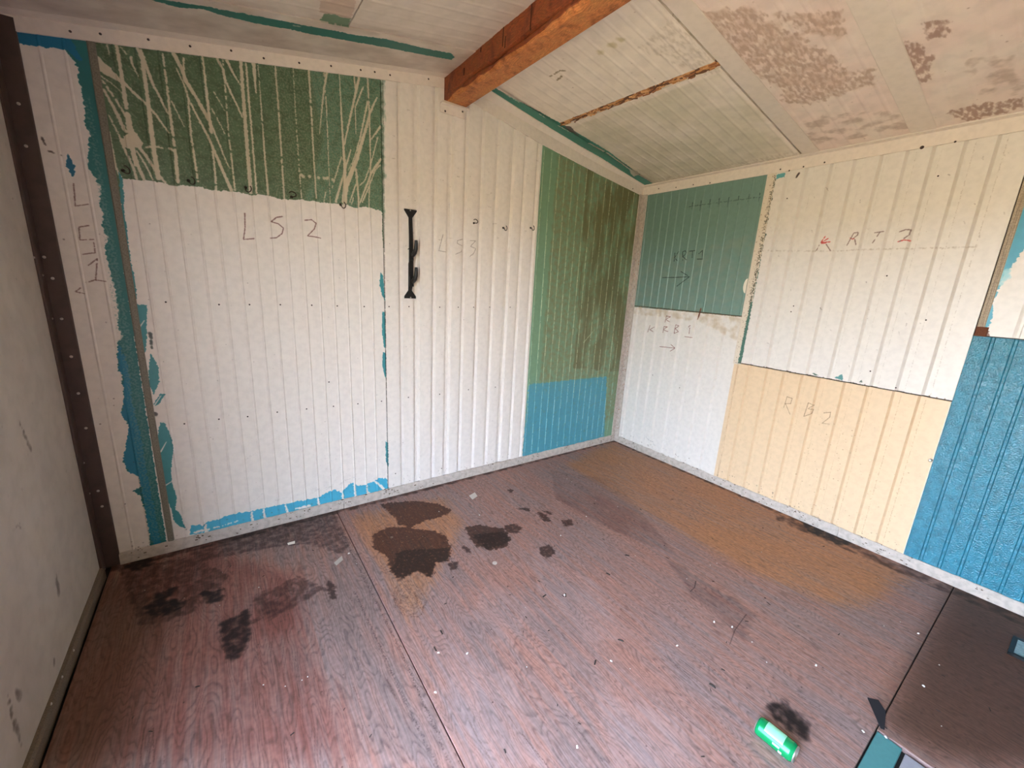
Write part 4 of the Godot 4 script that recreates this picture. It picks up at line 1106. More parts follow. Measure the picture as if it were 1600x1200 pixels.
func paint_right_ceiling(b: Canvas) -> void:
	var s := -(RIDGE - 0.04)
	var n := b.noise(84, 0.10, 4)
	var wide := b.noise(85, 0.35, 4)
	var fine := b.noise(86, 0.022, 4, 1.0, 2.5)
	# the panel by the right wall is greyer, the near panel pinker
	var soft := b.mask()
	soft.poly([0.12, 0.85, 0.12, 2.0, 1.23, 2.0, 1.23, 0.88], Color8(170, 170, 170), 0.0)
	b.blend(soft.img, Color8(206, 197, 176), wide, 1.6, 0.9)
	soft = b.mask()
	soft.poly([1.27, 0.0, DEPTH, 0.0, DEPTH, 2.0, 1.27, 2.0], Color8(170, 170, 170), 0.0)
	b.blend(soft.img, Color8(226, 204, 192), wide, 1.4, 0.9)
	soft = b.mask()
	for p in [[1.298, 2.316, 1.494, 2.431, 1.651, 2.865, 1.664, 3.084, 1.521, 3.232, 1.364, 2.933, 1.3, 2.551], [1.536, 2.506, 1.751, 2.657, 1.71, 2.815, 1.623, 2.726], [1.422, 2.973, 1.623, 3.055, 1.765, 3.049, 1.735, 3.191, 1.44, 3.214, 1.339, 3.113], [1.31, 2.37, 1.476, 2.417, 1.397, 2.529]]:
		soft.poly(shift(p, 0.0, s), Color8(128, 128, 128), 0.02)
	b.blend(soft.img, Color8(160, 128, 108), fine, 3.0, 0.6)
	b.blend(soft.img, Color8(188, 158, 138), n, 2.5, 0.5)
	soft = b.mask()
	for p in [[1.826, 2.903, 1.917, 2.995, 1.937, 3.125, 1.906, 3.282, 1.822, 3.338, 1.814, 3.19, 1.815, 3.011], [1.933, 2.881, 2.015, 2.918, 1.986, 3.025, 1.928, 2.981], [1.92, 3.592, 2.028, 3.567, 2.16, 3.607, 2.157, 3.7, 1.971, 3.739]]:
		soft.poly(shift(p, 0.0, s), Color8(150, 150, 150), 0.015)
	b.blend(soft.img, Color8(146, 110, 94), fine, 3.0, 0.7)
	soft = b.mask()
	for p in [[1.551, 3.541, 1.588, 3.458, 1.617, 3.521, 1.635, 3.562, 1.588, 3.564], [1.375, 3.318, 1.591, 3.381, 1.755, 3.452, 1.79, 3.686, 1.332, 3.652], [2.006, 3.176, 2.156, 3.241, 2.161, 3.596, 2.014, 3.498]]:
		soft.poly(shift(p, 0.0, s), Color8(105, 105, 105), 0.01)
	b.blend(soft.img, Color8(158, 132, 116), n, 3.0, 0.5)
	# the green stripe along the gable, with a white torn edge
	var stripe := [0.107, 2.122, 0.115, 2.239, 0.137, 2.433, 0.155, 2.629, 0.164, 2.762, 0.168, 2.901, 0.172, 3.092, 0.142, 3.396, 0.115, 3.733, 0.001, 3.743, 0.034, 3.549]
	stripe += [0.048, 3.157, 0.041, 2.95, 0.029, 2.788, 0.042, 2.609, 0.041, 2.454, 0.028, 2.301, 0.047, 2.112]
	b.poly(shift(stripe, 0.0, s), Color8(58, 128, 112), 0.004)
	b.line(shift([0.131, 2.933, 0.144, 3.123, 0.119, 3.424, 0.127, 3.753], 0.0, s), 0.014, 0.010, Color8(214, 204, 188), 0.9, 0.1, 0.002)
	b.poly(shift([0.129, 3.403, 0.148, 3.479, 0.119, 3.533, 0.057, 3.546, 0.08, 3.473], 0.0, s), Color8(190, 184, 164), 0.005)
	for p in [[0.112, 2.221, 0.119, 2.267], [0.117, 2.465, 0.114, 2.519], [0.108, 2.194, 0.111, 2.303], [0.116, 2.634, 0.125, 2.749]]:
		b.line(shift(p, 0.0, s), 0.008, 0.006, Color8(206, 200, 184), 0.8, 0.3, 0.002)
	b.poly(shift([0.154, 2.648, 0.187, 2.697, 0.167, 2.734, 0.145, 2.813, 0.13, 2.732], 0.0, s), Color8(96, 88, 88), 0.006)
	# yellow-brown patches and a chip on the first panel
	for p in [[0.833, 2.241, 0.87, 2.259, 0.86, 2.294, 0.825, 2.292, 0.821, 2.265], [0.909, 2.238, 0.944, 2.252, 0.944, 2.292, 0.907, 2.296, 0.897, 2.256], [0.974, 2.244, 1.01, 2.259, 1.004, 2.289, 0.967, 2.287, 0.961, 2.26]]:
		soft = b.mask()
		soft.poly(shift(p, 0.0, s), Color8(170, 170, 170), 0.004)
		b.blend(soft.img, Color8(186, 170, 132), n, 2.0, 0.8)
	b.line(shift([0.489, 2.247, 0.569, 2.245, 0.59, 2.265], 0.0, s), 0.010, 0.008, Color8(150, 136, 112), 0.8, 0.1, 0.002)
	b.line(shift([0.492, 2.293, 0.543, 2.284], 0.0, s), 0.010, 0.010, Color8(140, 124, 100), 0.8, 0.1, 0.002)
	# grime by the joint and along the wall
	soft = b.mask()
	soft.poly([1.0, 0.5, 1.24, 0.45, 1.24, 0.9, 1.14, 0.85], Color8(95, 95, 95), 0.0)
	soft.poly([0.1, 1.80, 1.3, 1.82, 1.3, 1.95, 0.1, 1.95], Color8(110, 110, 110), 0.0)
	b.blend(soft.img, Color8(168, 152, 132), fine, 2.2, 0.45)
	b.specks(0.1, 3.0, 0.1, 1.9, 160, 0.0015, 0.004, Color8(140, 112, 96), 0.6)

# ---------------------------------------------------------------- the ridge beam
func build_beam() -> void:
	var w := 256
	var h := 1024
	var img := Image.create(w, h, false, Image.FORMAT_RGB8)
	var f := FastNoiseLite.new()
	f.seed = 91
	f.frequency = 0.03
	f.fractal_octaves = 4
	var a := f.get_image(w, h / 16)
	a.resize(w, h, Image.INTERPOLATE_CUBIC)
	f.seed = 92
	f.frequency = 0.012
	var b := f.get_image(w, h)
	for y in h:
		for x in w:
			var n := a.get_pixel(x, y).r
			var p := b.get_pixel(x, y).r
			var g := fposmod(n * 9.0, 1.0)
			var k := 0.80 + 0.30 * g - 0.35 * maxf(0.0, 0.42 - p) * 2.0
			# the dark weathered face, and the fresh split wood of the bevel and underside
			if x < 112 or x > 212:
				img.set_pixel(x, y, Color(0.54 * k, lerpf(0.23, 0.30, p) * k, lerpf(0.11, 0.15, p) * k))
			else:
				img.set_pixel(x, y, Color(0.74 * k, lerpf(0.42, 0.50, p) * k, lerpf(0.22, 0.28, p) * k))
	var m := StandardMaterial3D.new()
	m.albedo_texture = ImageTexture.create_from_image(img)
	m.roughness = 0.62
	m.uv1_scale = Vector3(1, 1, 1)
	var st := begin()
	var rings := []
	var nz := FastNoiseLite.new()
	nz.seed = 5
	nz.frequency = 3.0
	for k in 75:
		var z := k * (DEPTH - 0.002) / 74.0 + 0.001
		# the lower left arris is split away in a rough bevel
		var chip := clampf(0.022 + 0.026 * nz.get_noise_1d(z * 2.0) + 0.010 * nz.get_noise_1d(z * 9.0), 0.004, 0.05)
		var rise := clampf(0.020 + 0.022 * nz.get_noise_1d(z * 1.7 + 40.0) + 0.008 * nz.get_noise_1d(z * 11.0), 0.004, 0.06)
		if z < 0.12:
			chip *= z / 0.12 + 0.1
			rise *= z / 0.12 + 0.1
		var left := 1.823 + 0.004 * nz.get_noise_1d(z * 4.0 + 9.0)
		# a long split runs along the lower part of the left face
		var cut := clampf(0.020 + 0.024 * nz.get_noise_1d(z * 1.3 + 70.0), 0.004, 0.034) * smoothstep(0.02, 0.35, z)
		var at := 2.572 + 0.014 * nz.get_noise_1d(z * 0.9 + 20.0)
		rings.append([Vector3(left, 2.75, z), Vector3(left, at + 0.003, z), Vector3(left + cut, at - 0.002, z), Vector3(left + cut * 0.45, at - 0.013, z), Vector3(left + cut * 0.3, 2.53 + rise * 0.9, z), Vector3(left + chip * 0.7, 2.53 + rise * 0.25, z), Vector3(left + chip, 2.53, z), Vector3(1.950, 2.53, z), Vector3(1.956, 2.537, z), Vector3(1.956, 2.75, z)])
	for k in rings.size() - 1:
		for i in 9:
			var q := [rings[k][i], rings[k][i + 1], rings[k + 1][i + 1], rings[k + 1][i]]
			var out: Vector3 = (q[1] - q[0]).cross(Vector3.BACK)
			var along := [0.0, 0.33, 0.36, 0.39, 0.43, 0.47, 0.50, 0.8, 0.82, 1.2]
			var uv := [Vector2(along[i], q[0].z * 0.9), Vector2(along[i + 1], q[0].z * 0.9), Vector2(along[i + 1], q[2].z * 0.9), Vector2(along[i], q[2].z * 0.9)]
			quad(st, q[0], q[1], q[2], q[3], out, uv)
	cap(st, rings[0], Vector3.FORWARD)
	cap(st, rings[-1], Vector3.BACK)
	var o := root_at("ridge_beam")
	put("timber", st, m, o)
	# gouges and drying cracks on its left face
	st = begin()
	for g in [[0.25, 2.615, 0.035], [0.64, 2.630, 0.085], [0.66, 2.60, 0.05], [0.86, 2.62, 0.10], [0.43, 2.652, 0.02]]:
		var p := Vector3(1.8195, g[1], g[0])
		hexa(st, [p + Vector3(0.004, -g[2] * 0.5, -0.004), p + Vector3(0.004, -g[2] * 0.5, 0.003), p + Vector3(0.004, g[2] * 0.5, 0.006), p + Vector3(0.004, g[2] * 0.5, -0.002), p + Vector3(-0.0006, -g[2] * 0.45, -0.003), p + Vector3(-0.0006, -g[2] * 0.45, 0.002), p + Vector3(-0.0006, g[2] * 0.45, 0.004), p + Vector3(-0.0006, g[2] * 0.45, -0.001)])
	var cracks := put("cracks", st, worn(Color8(70, 32, 18), 0.9, M.fleck, 4.0), o)
	cracks.set_meta("kind", "stuff")
	tag(o, "rough orange-brown timber beam running under the ridge of the ceiling", "beam", "", "structure")

# ---------------------------------------------------------------- trims
func angle_ring(x: float, lower: float, fold: float, ceil_y: float, ceil_z: float) -> Array:
	return [Vector3(x, lower, -0.004), Vector3(x, lower, 0.0065), Vector3(x, fold, 0.0065), Vector3(x, ceil_y - 0.005, ceil_z), Vector3(x, ceil_y + 0.006, ceil_z), Vector3(x, ceil_y + 0.006, -0.004)]

func build_trims() -> void:
	var st := begin()
	var rings := []
	for x in [0.004, 0.846, 1.820]:
		rings.append(angle_ring(x, roof_a(x) - 0.058, roof_a(x) - 0.006, roof_a(x), 0.060))
	loft(st, rings)
	var t := trim("trim_1", st, M.white_trim, "white angle strip with dark screws under the left slope of the gable")
	var up := Vector3.UP
	heads(t, [0.212, 2.355, 0.3, 2.376, 0.45, 2.406, 0.592, 2.428, 0.745, 2.46, 0.875, 2.47, 1.029, 2.498, 1.179, 2.53, 1.329, 2.557, 1.404, 2.57, 1.489, 2.58, 1.718, 2.627], Vector3(0, 0, 0.0065), Vector3.RIGHT, up, Vector3.BACK, M.screw)
	st = begin()
	rings = []
	for s in [[1.957, 2.590, 2.650, 0.060], [2.088, 2.569, 2.635, 0.060], [2.571, 2.474, 2.553, 0.040], [3.225, 2.378, 2.446, 0.040], [W - 0.007, 2.310, 2.380, 0.035]]:
		rings.append(angle_ring(s[0], s[1], s[2], roof_b(s[0]), s[3]))
	loft(st, rings)
	t = trim("trim_2", st, M.white_trim, "white angle strip under the right slope of the gable, from beam to corner")
	heads(t, [2.147, 2.647, 2.381, 2.598, 2.486, 2.592, 2.664, 2.561, 3.343, 2.448, 3.613, 2.346], Vector3(0, 0, 0.0065), Vector3.RIGHT, up, Vector3.BACK, M.screw)
	# top of the right wall
	st = begin()
	rings = []
	for z in [0.005, DEPTH - 0.005]:
		rings.append([Vector3(W + 0.004, 2.312, z), Vector3(W - 0.0065, 2.312, z), Vector3(W - 0.0065, EAVE_B - 0.006, z), Vector3(W - 0.035, EAVE_B - 0.001, z), Vector3(W - 0.035, EAVE_B + 0.01, z), Vector3(W + 0.004, EAVE_B + 0.01, z)])
	loft(st, rings)
	t = trim("trim_3", st, M.white_trim, "white angle strip along the top of the right wall")
	heads(t, [0.163, 2.348, 0.332, 2.333, 0.487, 2.33, 0.627, 2.322, 1.121, 2.33, 1.178, 2.312, 1.259, 2.321, 1.374, 2.325, 1.946, 2.314], Vector3(W - 0.0065, 0, 0), Vector3.BACK, up, Vector3.LEFT, M.screw)
	heads(t, [1.821, 2.314], Vector3(W - 0.0065, 0, 0), Vector3.BACK, up, Vector3.LEFT, M.screw, 0.009, "paint_chips")
	# inner corner between gable and right wall
	st = begin()
	loft(st, corner_rings(W, -1.0, 0.05, 0.055, 0.008, 2.318, 0.0078))
	t = trim("trim_4", st, M.dirty_trim, "white corner strip with rust specks between the gable and the right wall")
	rust(t)
	# dark corner strip at the left end
	st = begin()
	loft(st, corner_rings(0.0, 1.0, 0.064, 0.068, 0.004, EAVE_A - 0.004, 0.008))
	t = trim("trim_5", st, M.dark_trim, "dark brown corner strip with pale screws at the left end of the gable")
	heads(t, [0.032, 2.056, 0.029, 1.908, 0.028, 1.404, 0.03, 1.235, 0.036, 1.069, 0.035, 0.901, 0.037, 0.735, 0.035, 0.417, 0.038, 0.334, -0.011, 1.731, 0.016, 1.489], Vector3(0, 0, 0.0085), Vector3.RIGHT, up, Vector3.BACK, M.pale_screw, 0.006)
	heads(t, [0.195, 1.689, 0.04, 1.416, 0.034, 1.238, 0.099, 1.485, 0.022, 0.417, 0.013, 0.57], Vector3(0.0085, 0, 0), Vector3.BACK, up, Vector3.RIGHT, M.pale_screw, 0.005, "nail_heads")
	# upright cover strips over the sheet joints
	st = begin()
	flat_strip(st, Vector3.RIGHT, Vector3.BACK, Vector3.ZERO, 0.254, 0.279, 0.05, roof_a(0.266) - 0.05, 0.006)
	trim("trim_6", st, M.olive_trim, "narrow olive-grey upright strip joining the turquoise and green sheets")
	var c := Canvas.new(0.06, 1.4, 400.0, true, Color8(216, 203, 184), 24)
	c.line([0.049, 1.3, 0.047, 0.9, 0.045, 0.45, 0.046, 0.03], 0.004, 0.008, Color8(74, 72, 62), 0.85, 1.6, 0.003)
	c.line([0.040, 1.2, 0.038, 0.8, 0.036, 0.45], 0.004, 0.005, Color8(90, 78, 62), 0.7, 2.4, 0.003)
	c.line([0.052, 0.45, 0.048, 0.25, 0.046, 0.0], 0.010, 0.018, Color8(64, 104, 90), 0.95, 0.3, 0.002)
	c.specks(0.0, 0.06, 0.0, 1.3, 150, 0.001, 0.004, Color8(120, 90, 70), 0.6)
	var o := sheet("trim_7", self, painted(c, 0.5), c, Vector3(W, 1.0, 1.044), Vector3.BACK, up, Vector3.LEFT, [[0.0, 0.001], [0.003, 0.006], [0.036, 0.007], [0.040, 0.004], [0.052, 0.003], [0.054, 0.0]], func(_u): return 0.0, func(_u): return 1.315)
	tag(o, "yellowed upright strip flaking to green beside the grey-green sheet", "trim", "", "structure")
	st = begin()
	flat_strip(st, Vector3.BACK, Vector3.LEFT, Vector3(W, 0, 0), 2.220, 2.232, 1.36, 2.32, 0.007)
	flat_strip(st, Vector3.BACK, Vector3.LEFT, Vector3(W, 0, 0), 2.236, 2.247, 1.36, 2.32, 0.006)
	flat_strip(st, Vector3.BACK, Vector3.LEFT, Vector3(W, 0, 0), 2.230, 2.238, 1.36, 2.32, 0.002)
	t = trim("trim_8", st, worn(Color8(176, 160, 138), 0.6, M.fleck, 3.0), "grooved grey-brown upright strip rusted at its foot, near the right edge")
	st = begin()
	flat_strip(st, Vector3.BACK, Vector3.LEFT, Vector3(W, 0, 0), 2.219, 2.262, 1.353, 1.40, 0.0085)
	tagged_part(put("rusted_end", st, worn(Color8(104, 58, 34), 0.9, M.fleck, 5.0), t), "rusted brown end")
	# folded lip that carries the end of the beam
	st = begin()
	loft(st, [lip_ring(1.795), lip_ring(1.965)])
	t = trim("trim_9", st, M.white_trim, "small white bent lip under the end of the ridge beam")
	heads(t, [1.828, 2.488, 1.946, 2.515], Vector3(0, 0, 0.0065), Vector3.RIGHT, up, Vector3.BACK, M.screw, 0.006)
	# skirting strips at the foot of the walls
	base_strip("baseboard_back", Vector3(0.062, 0, 0), Vector3(1.136, 0, 0), Vector3.BACK, "left length of the pale dirty skirting strip under the gable wall", 101)
	base_strip("baseboard_back", Vector3(1.139, 0, 0), Vector3(W - 0.012, 0, 0), Vector3.BACK, "right length of the pale dirty skirting strip under the gable wall", 102)
	base_strip("baseboard_right", Vector3(W, 0, 0.012), Vector3(W, 0, 1.902), Vector3.LEFT, "crumbling white skirting strip under the white and cream sheets", 103)
	base_strip("baseboard_right", Vector3(W, 0, 1.905), Vector3(W, 0, DEPTH - 0.01), Vector3.LEFT, "cleaner white skirting strip under the turquoise sheet", 104)
	st = begin()
	var rings2 := []
	var nz := FastNoiseLite.new()
	nz.seed = 6
	nz.frequency = 2.0
	for k in 24:
		var z := 0.07 + (DOOR_FROM - 0.08) * k / 23.0
		var j := nz.get_noise_1d(z * 3.0) * 0.003
		rings2.append([Vector3(0.0, -0.015, z), Vector3(0.017 + j, -0.015, z), Vector3(0.017 + j, 0.030 + j, z), Vector3(0.011, 0.040 + j, z), Vector3(0.0, 0.042 + j, z)])
	loft(st, rings2)
	t = trim("baseboard_left", st, M.old_wood, "weathered grey-brown wooden strip at the foot of the left wall")
	heads(t, [0.877, 0.059, 0.759, 0.054, 0.62, 0.043], Vector3(0.018, 0, 0), Vector3.BACK, up, Vector3.RIGHT, M.pale_screw, 0.005)

func trim(called: String, st: SurfaceTool, m: Material, label: String) -> MeshInstance3D:
	var o := put(called, st, m)
	tag(o, label, "trim", "", "structure")
	return o

func lip_ring(x: float) -> Array:
	return [Vector3(x, 2.478, -0.002), Vector3(x, 2.478, 0.0065), Vector3(x, 2.520, 0.0065), Vector3(x, 2.523, 0.040), Vector3(x, 2.516, 0.044), Vector3(x, 2.518, 0.048), Vector3(x, 2.529, 0.046), Vector3(x, 2.529, -0.002)]

func corner_rings(x: float, way: float, leg_x: float, leg_z: float, y0: float, y1: float, thick: float) -> Array:
	var r := []
	for y in [y0, y1]:
		var ring := []
		for p in [[0.0, -0.002], [leg_x, -0.002], [leg_x, thick * 0.7], [leg_x - 0.003, thick], [thick, thick], [thick, leg_z - 0.003], [thick * 0.7, leg_z], [0.0, leg_z]]:
			ring.append(Vector3(x + way * p[0], y, p[1]))
		r.append(ring)
	return r

func flat_strip(st: SurfaceTool, du: Vector3, dn: Vector3, o: Vector3, u0: float, u1: float, y0: float, y1: float, high: float) -> void:
	var r := []
	for y in [y0, y1]:
		var ring := []
		for p in [[u0, -0.003], [u0, high * 0.6], [u0 + 0.003, high], [u1 - 0.003, high], [u1, high * 0.6], [u1, -0.003]]:
			ring.append(o + du * p[0] + dn * p[1] + Vector3.UP * y)
		r.append(ring)
	loft(st, r)

func rust(t: Node) -> void:
	var st := begin()
	for k in 80:
		var y := 0.1 + 2.1 * pow(rng.randf(), 1.3)
		var r := rng.randf_range(0.0015, 0.004)
		var c := Vector3(W - 0.0078, y, rng.randf_range(0.012, 0.05))
		var ring := []
		var inner := []
		for i in 5:
			var d := Vector3(0, sin(TAU * i / 5) * rng.randf_range(0.8, 2.2), cos(TAU * i / 5))
			ring.append(c + d * r)
			inner.append(c + d * r * 0.7 + Vector3(-0.0006, 0, 0))
		loft(st, [ring, inner])
	put("rust_specks", st, plain(Color8(150, 96, 74), 0.9), t).set_meta("kind", "stuff")

# a thin bent strip with a lip at its top and a ragged upper edge
func base_strip(called: String, a: Vector3, b: Vector3, n: Vector3, label: String, seed_: int) -> void:
	var st := begin()
	var nz := FastNoiseLite.new()
	nz.seed = seed_
	nz.frequency = 4.0
	var rings := []
	var steps := int(a.distance_to(b) / 0.04) + 1
	for k in steps + 1:
		var p := a.lerp(b, float(k) / steps)
		var s := p.x + p.z
		var j := nz.get_noise_1d(s * 4.0) * 0.004 + nz.get_noise_1d(s * 14.0) * 0.004
		var h := 0.062 + j
		rings.append([p + Vector3(0, 0.0, 0) - n * 0.004, p + n * (0.012 + j * 0.3), p + n * (0.013 + j * 0.3) + Vector3.UP * 0.004, p + n * 0.009 + Vector3.UP * (h - 0.010), p + n * 0.005 + Vector3.UP * h, p - n * 0.004 + Vector3.UP * h])
	loft(st, rings)
	var o := put(called, st, M.dirty_trim)
	tag(o, label, "baseboard", "", "structure")
	# dirt and crumbled filler lying on the strip
	st = begin()
	rng.seed = seed_
	for k in int(a.distance_to(b) * 70):
		var t := rng.randf()
		var p := a.lerp(b, t)
		if nz.get_noise_1d((p.x + p.z) * 1.7 + 30.0) < -0.05:
			continue
		p += n * (0.010 + rng.randf() * 0.004) + Vector3.UP * rng.randf_range(0.006, 0.066)
		var r := rng.randf_range(0.001, 0.004)
		var u := (b - a).normalized() * r * rng.randf_range(0.8, 2.5)
		hexa(st, [p - u - n * 0.004, p + u - n * 0.004, p + u * 0.7 + n * 0.002, p - u * 0.8 + n * 0.002, p - u + Vector3.UP * r - n * 0.004, p + u * 0.8 + Vector3.UP * r - n * 0.004, p + u * 0.5 + Vector3.UP * r, p - u * 0.6 + Vector3.UP * r])
	var dirt := put("dirt", st, worn(Color8(104, 88, 74), 0.95, M.fleck, 6.0), o)
	dirt.set_meta("kind", "stuff")

# ---------------------------------------------------------------- things
func build_bracket() -> void:
	var o := root_at("wall_bracket", Vector3(1.604, 1.362, 0.002))
	tag(o, "black metal double-hook holder fixed upright to the fluted white sheet", "bracket")
	# outline from above to below, then back up: the bar flares into a foot at each end
	var left := [[-0.040, 0.535], [-0.040, 0.527], [-0.012, 0.487], [-0.010, 0.370], [-0.012, 0.225], [-0.015, 0.215], [-0.016, 0.100], [-0.017, 0.050], [-0.043, 0.014], [-0.043, 0.0]]
	var right := [[0.033, 0.0], [0.033, 0.014], [0.006, 0.050], [0.012, 0.100], [0.013, 0.215], [0.013, 0.225], [0.012, 0.370], [0.011, 0.487], [0.040, 0.527], [0.040, 0.535]]
	var face := []
	var back := []
	for p in left + right:
		var d := 0.014 if p[1] > 0.06 and p[1] < 0.47 else 0.006
		face.append(Vector3(p[0], p[1], d))
		back.append(Vector3(p[0], p[1], 0.0))
	var st := begin()
	loft(st, [back, face])
	put("bar", st, M.black, o)
	for k in 2:
		var y: float = [0.265, 0.105][k]
		st = begin()
		tube(st, [Vector3(0.004, y, 0.010), Vector3(0.006, y + 0.004, 0.030), Vector3(0.009, y + 0.018, 0.050), Vector3(0.011, y + 0.040, 0.060), Vector3(0.012, y + 0.068, 0.062), Vector3(0.013, y + 0.088, 0.060)], [0.015, 0.015, 0.016, 0.015, 0.013, 0.011], 10, 0.8, Vector3.RIGHT)
		put("hook", st, M.black, o)
		st = begin()
		box(st, Vector3(-0.013, y - 0.03, 0.012), Vector3(0.013, y + 0.035, 0.020))
		put("hook_plate", st, M.black, o)
	for y in [0.006, 0.529]:
		st = begin()
		var ring := []
		var inner := []
		for i in 10:
			var a := Vector3(cos(TAU * i / 10), sin(TAU * i / 10), 0)
			ring.append(Vector3(-0.002, y, 0.006) + a * 0.005)
			inner.append(Vector3(-0.002, y, 0.0085) + a * 0.003)
		loft(st, [ring, inner])
		put("screw", st, M.pale_screw, o)
	st = begin()
	tube(st, [Vector3(-0.008, 0.305, 0.010), Vector3(-0.016, 0.303, 0.012), Vector3(-0.022, 0.300, 0.012)], [0.003, 0.003, 0.002], 6)
	put("pin", st, M.black, o)

func build_hooks() -> void:
	# [foot of the shank x, y, turn, label]
	var at := [0.305, 1.869, 0.529, 1.867, 0.751, 1.876, 0.959, 1.867, 1.198, 1.861, 2.057, 1.873, 2.292, 1.868, 2.536, 1.896]
	var turn := [0.4, 0.2, -0.4, 1.5, 0.0, 1.3, 0.0, 0.1]
	var where := ["leftmost small cup hook of the row, on the green above the first letters", "small cup hook on the edge of the green paint, second from the left", "small dark cup hook on the green edge just left of the written letter S", "small cup hook turned sideways on the green edge above the written 2", "rusty open cup hook hanging over the white near the sheet joint", "cup hook turned sideways to the right of the black holder", "open cup hook in the middle of the fluted white sheet", "cup hook on the fluted white sheet beside the green one"]
	for k in 8:
		var o := root_at("cup_hook", Vector3(at[2 * k], at[2 * k + 1], 0.0))
		tag(o, where[k], "hook", "cup hooks in a row on the gable wall")
		o.rotation.z = turn[k]
		var st := begin()
		var path := [Vector3(0, 0.004, -0.004), Vector3(0, 0.004, 0.012)]
		for i in 11:
			var t := -PI * 0.5 + PI * 1.45 * i / 10.0
			path.append(Vector3(0.012 - 0.012 * cos(t + PI * 0.5), 0.002 - 0.016 * sin(t + PI * 0.5), 0.016))
		tube(st, path, [0.0026], 6)
		put("wire", st, M.hook, o)
		st = begin()
		tube(st, [Vector3(0, 0.004, 0.0), Vector3(0, 0.004, 0.003), Vector3(0, 0.004, 0.005)], [0.007, 0.007, 0.003], 10)
		put("collar", st, M.hook, o)

func build_can() -> void:
	var o := root_at("drink_can", Vector3(2.001, 0.0315, 2.199))
	o.rotation.y = 0.035
	tag(o, "green drink can with pale label patches and painted-in mint highlights lying on the plywood", "can")
	var r := 0.0315
	# printed sleeve with mint reflections painted in: u round the can, v along it
	var img := Image.create(512, 512, false, Image.FORMAT_RGB8)
	img.fill(Color8(12, 140, 82))
	var print_and_glint := Color8(150, 226, 196)
	var pale := Color8(214, 236, 230)
	for p in [[330, 40, 70, 80, pale], [410, 50, 34, 70, pale], [336, 190, 46, 190, Color8(60, 178, 128)], [262, 330, 30, 46, pale], [300, 400, 60, 20, pale], [296, 430, 70, 10, print_and_glint], [420, 330, 22, 120, pale], [230, 250, 20, 90, print_and_glint], [80, 120, 120, 240, print_and_glint]]:
		img.fill_rect(Rect2i(p[0], p[1], p[2], p[3]), p[4])
	for k in 14:
		img.fill_rect(Rect2i(412 + (k % 2) * 3, 54 + k * 5, 30, 2), Color8(60, 110, 100))
		img.fill_rect(Rect2i(338, 200 + k * 12, 36 - (k * 7) % 14, 5), Color8(150, 226, 196) if k % 3 else Color8(214, 236, 230))
	for k in 6:
		img.fill_rect(Rect2i(300, 340 + k * 9, 24 + (k * 5) % 13, 3), print_and_glint)
	var st := begin()
	lathe(st, [[r * 0.86, 0.004], [r * 0.93, 0.0065], [r, 0.013], [r, 0.060], [r, 0.107], [r * 0.95, 0.112], [r * 0.86, 0.1175]])
	var m := StandardMaterial3D.new()
	m.albedo_texture = ImageTexture.create_from_image(img)
	m.uv1_scale = Vector3(1.0, 8.2, 1.0)
	m.roughness = 0.22
	m.metallic = 0.35
	put("body", st, m, o)
	var metal := plain(Color8(196, 198, 196), 0.28, 0.9)
	st = begin()
	lathe(st, [[r * 0.86, 0.1175], [r * 0.87, 0.120], [r * 0.84, 0.1215], [r * 0.80, 0.119], [r * 0.76, 0.116], [0.0005, 0.1165]])
	put("lid", st, metal, o)
	st = begin()
	tube(st, [Vector3(0.0, 0.012, 0.1178), Vector3(0.0, 0.004, 0.1182), Vector3(0.0, -0.006, 0.1180)], [0.005, 0.006, 0.004], 8, 0.3, Vector3.BACK)
	put("tab", st, metal, o)
	st = begin()
	lathe(st, [[0.0005, 0.011], [r * 0.5, 0.009], [r * 0.68, 0.003], [r * 0.74, 0.0], [r * 0.80, 0.0012], [r * 0.86, 0.004]])
	put("base", st, metal, o)

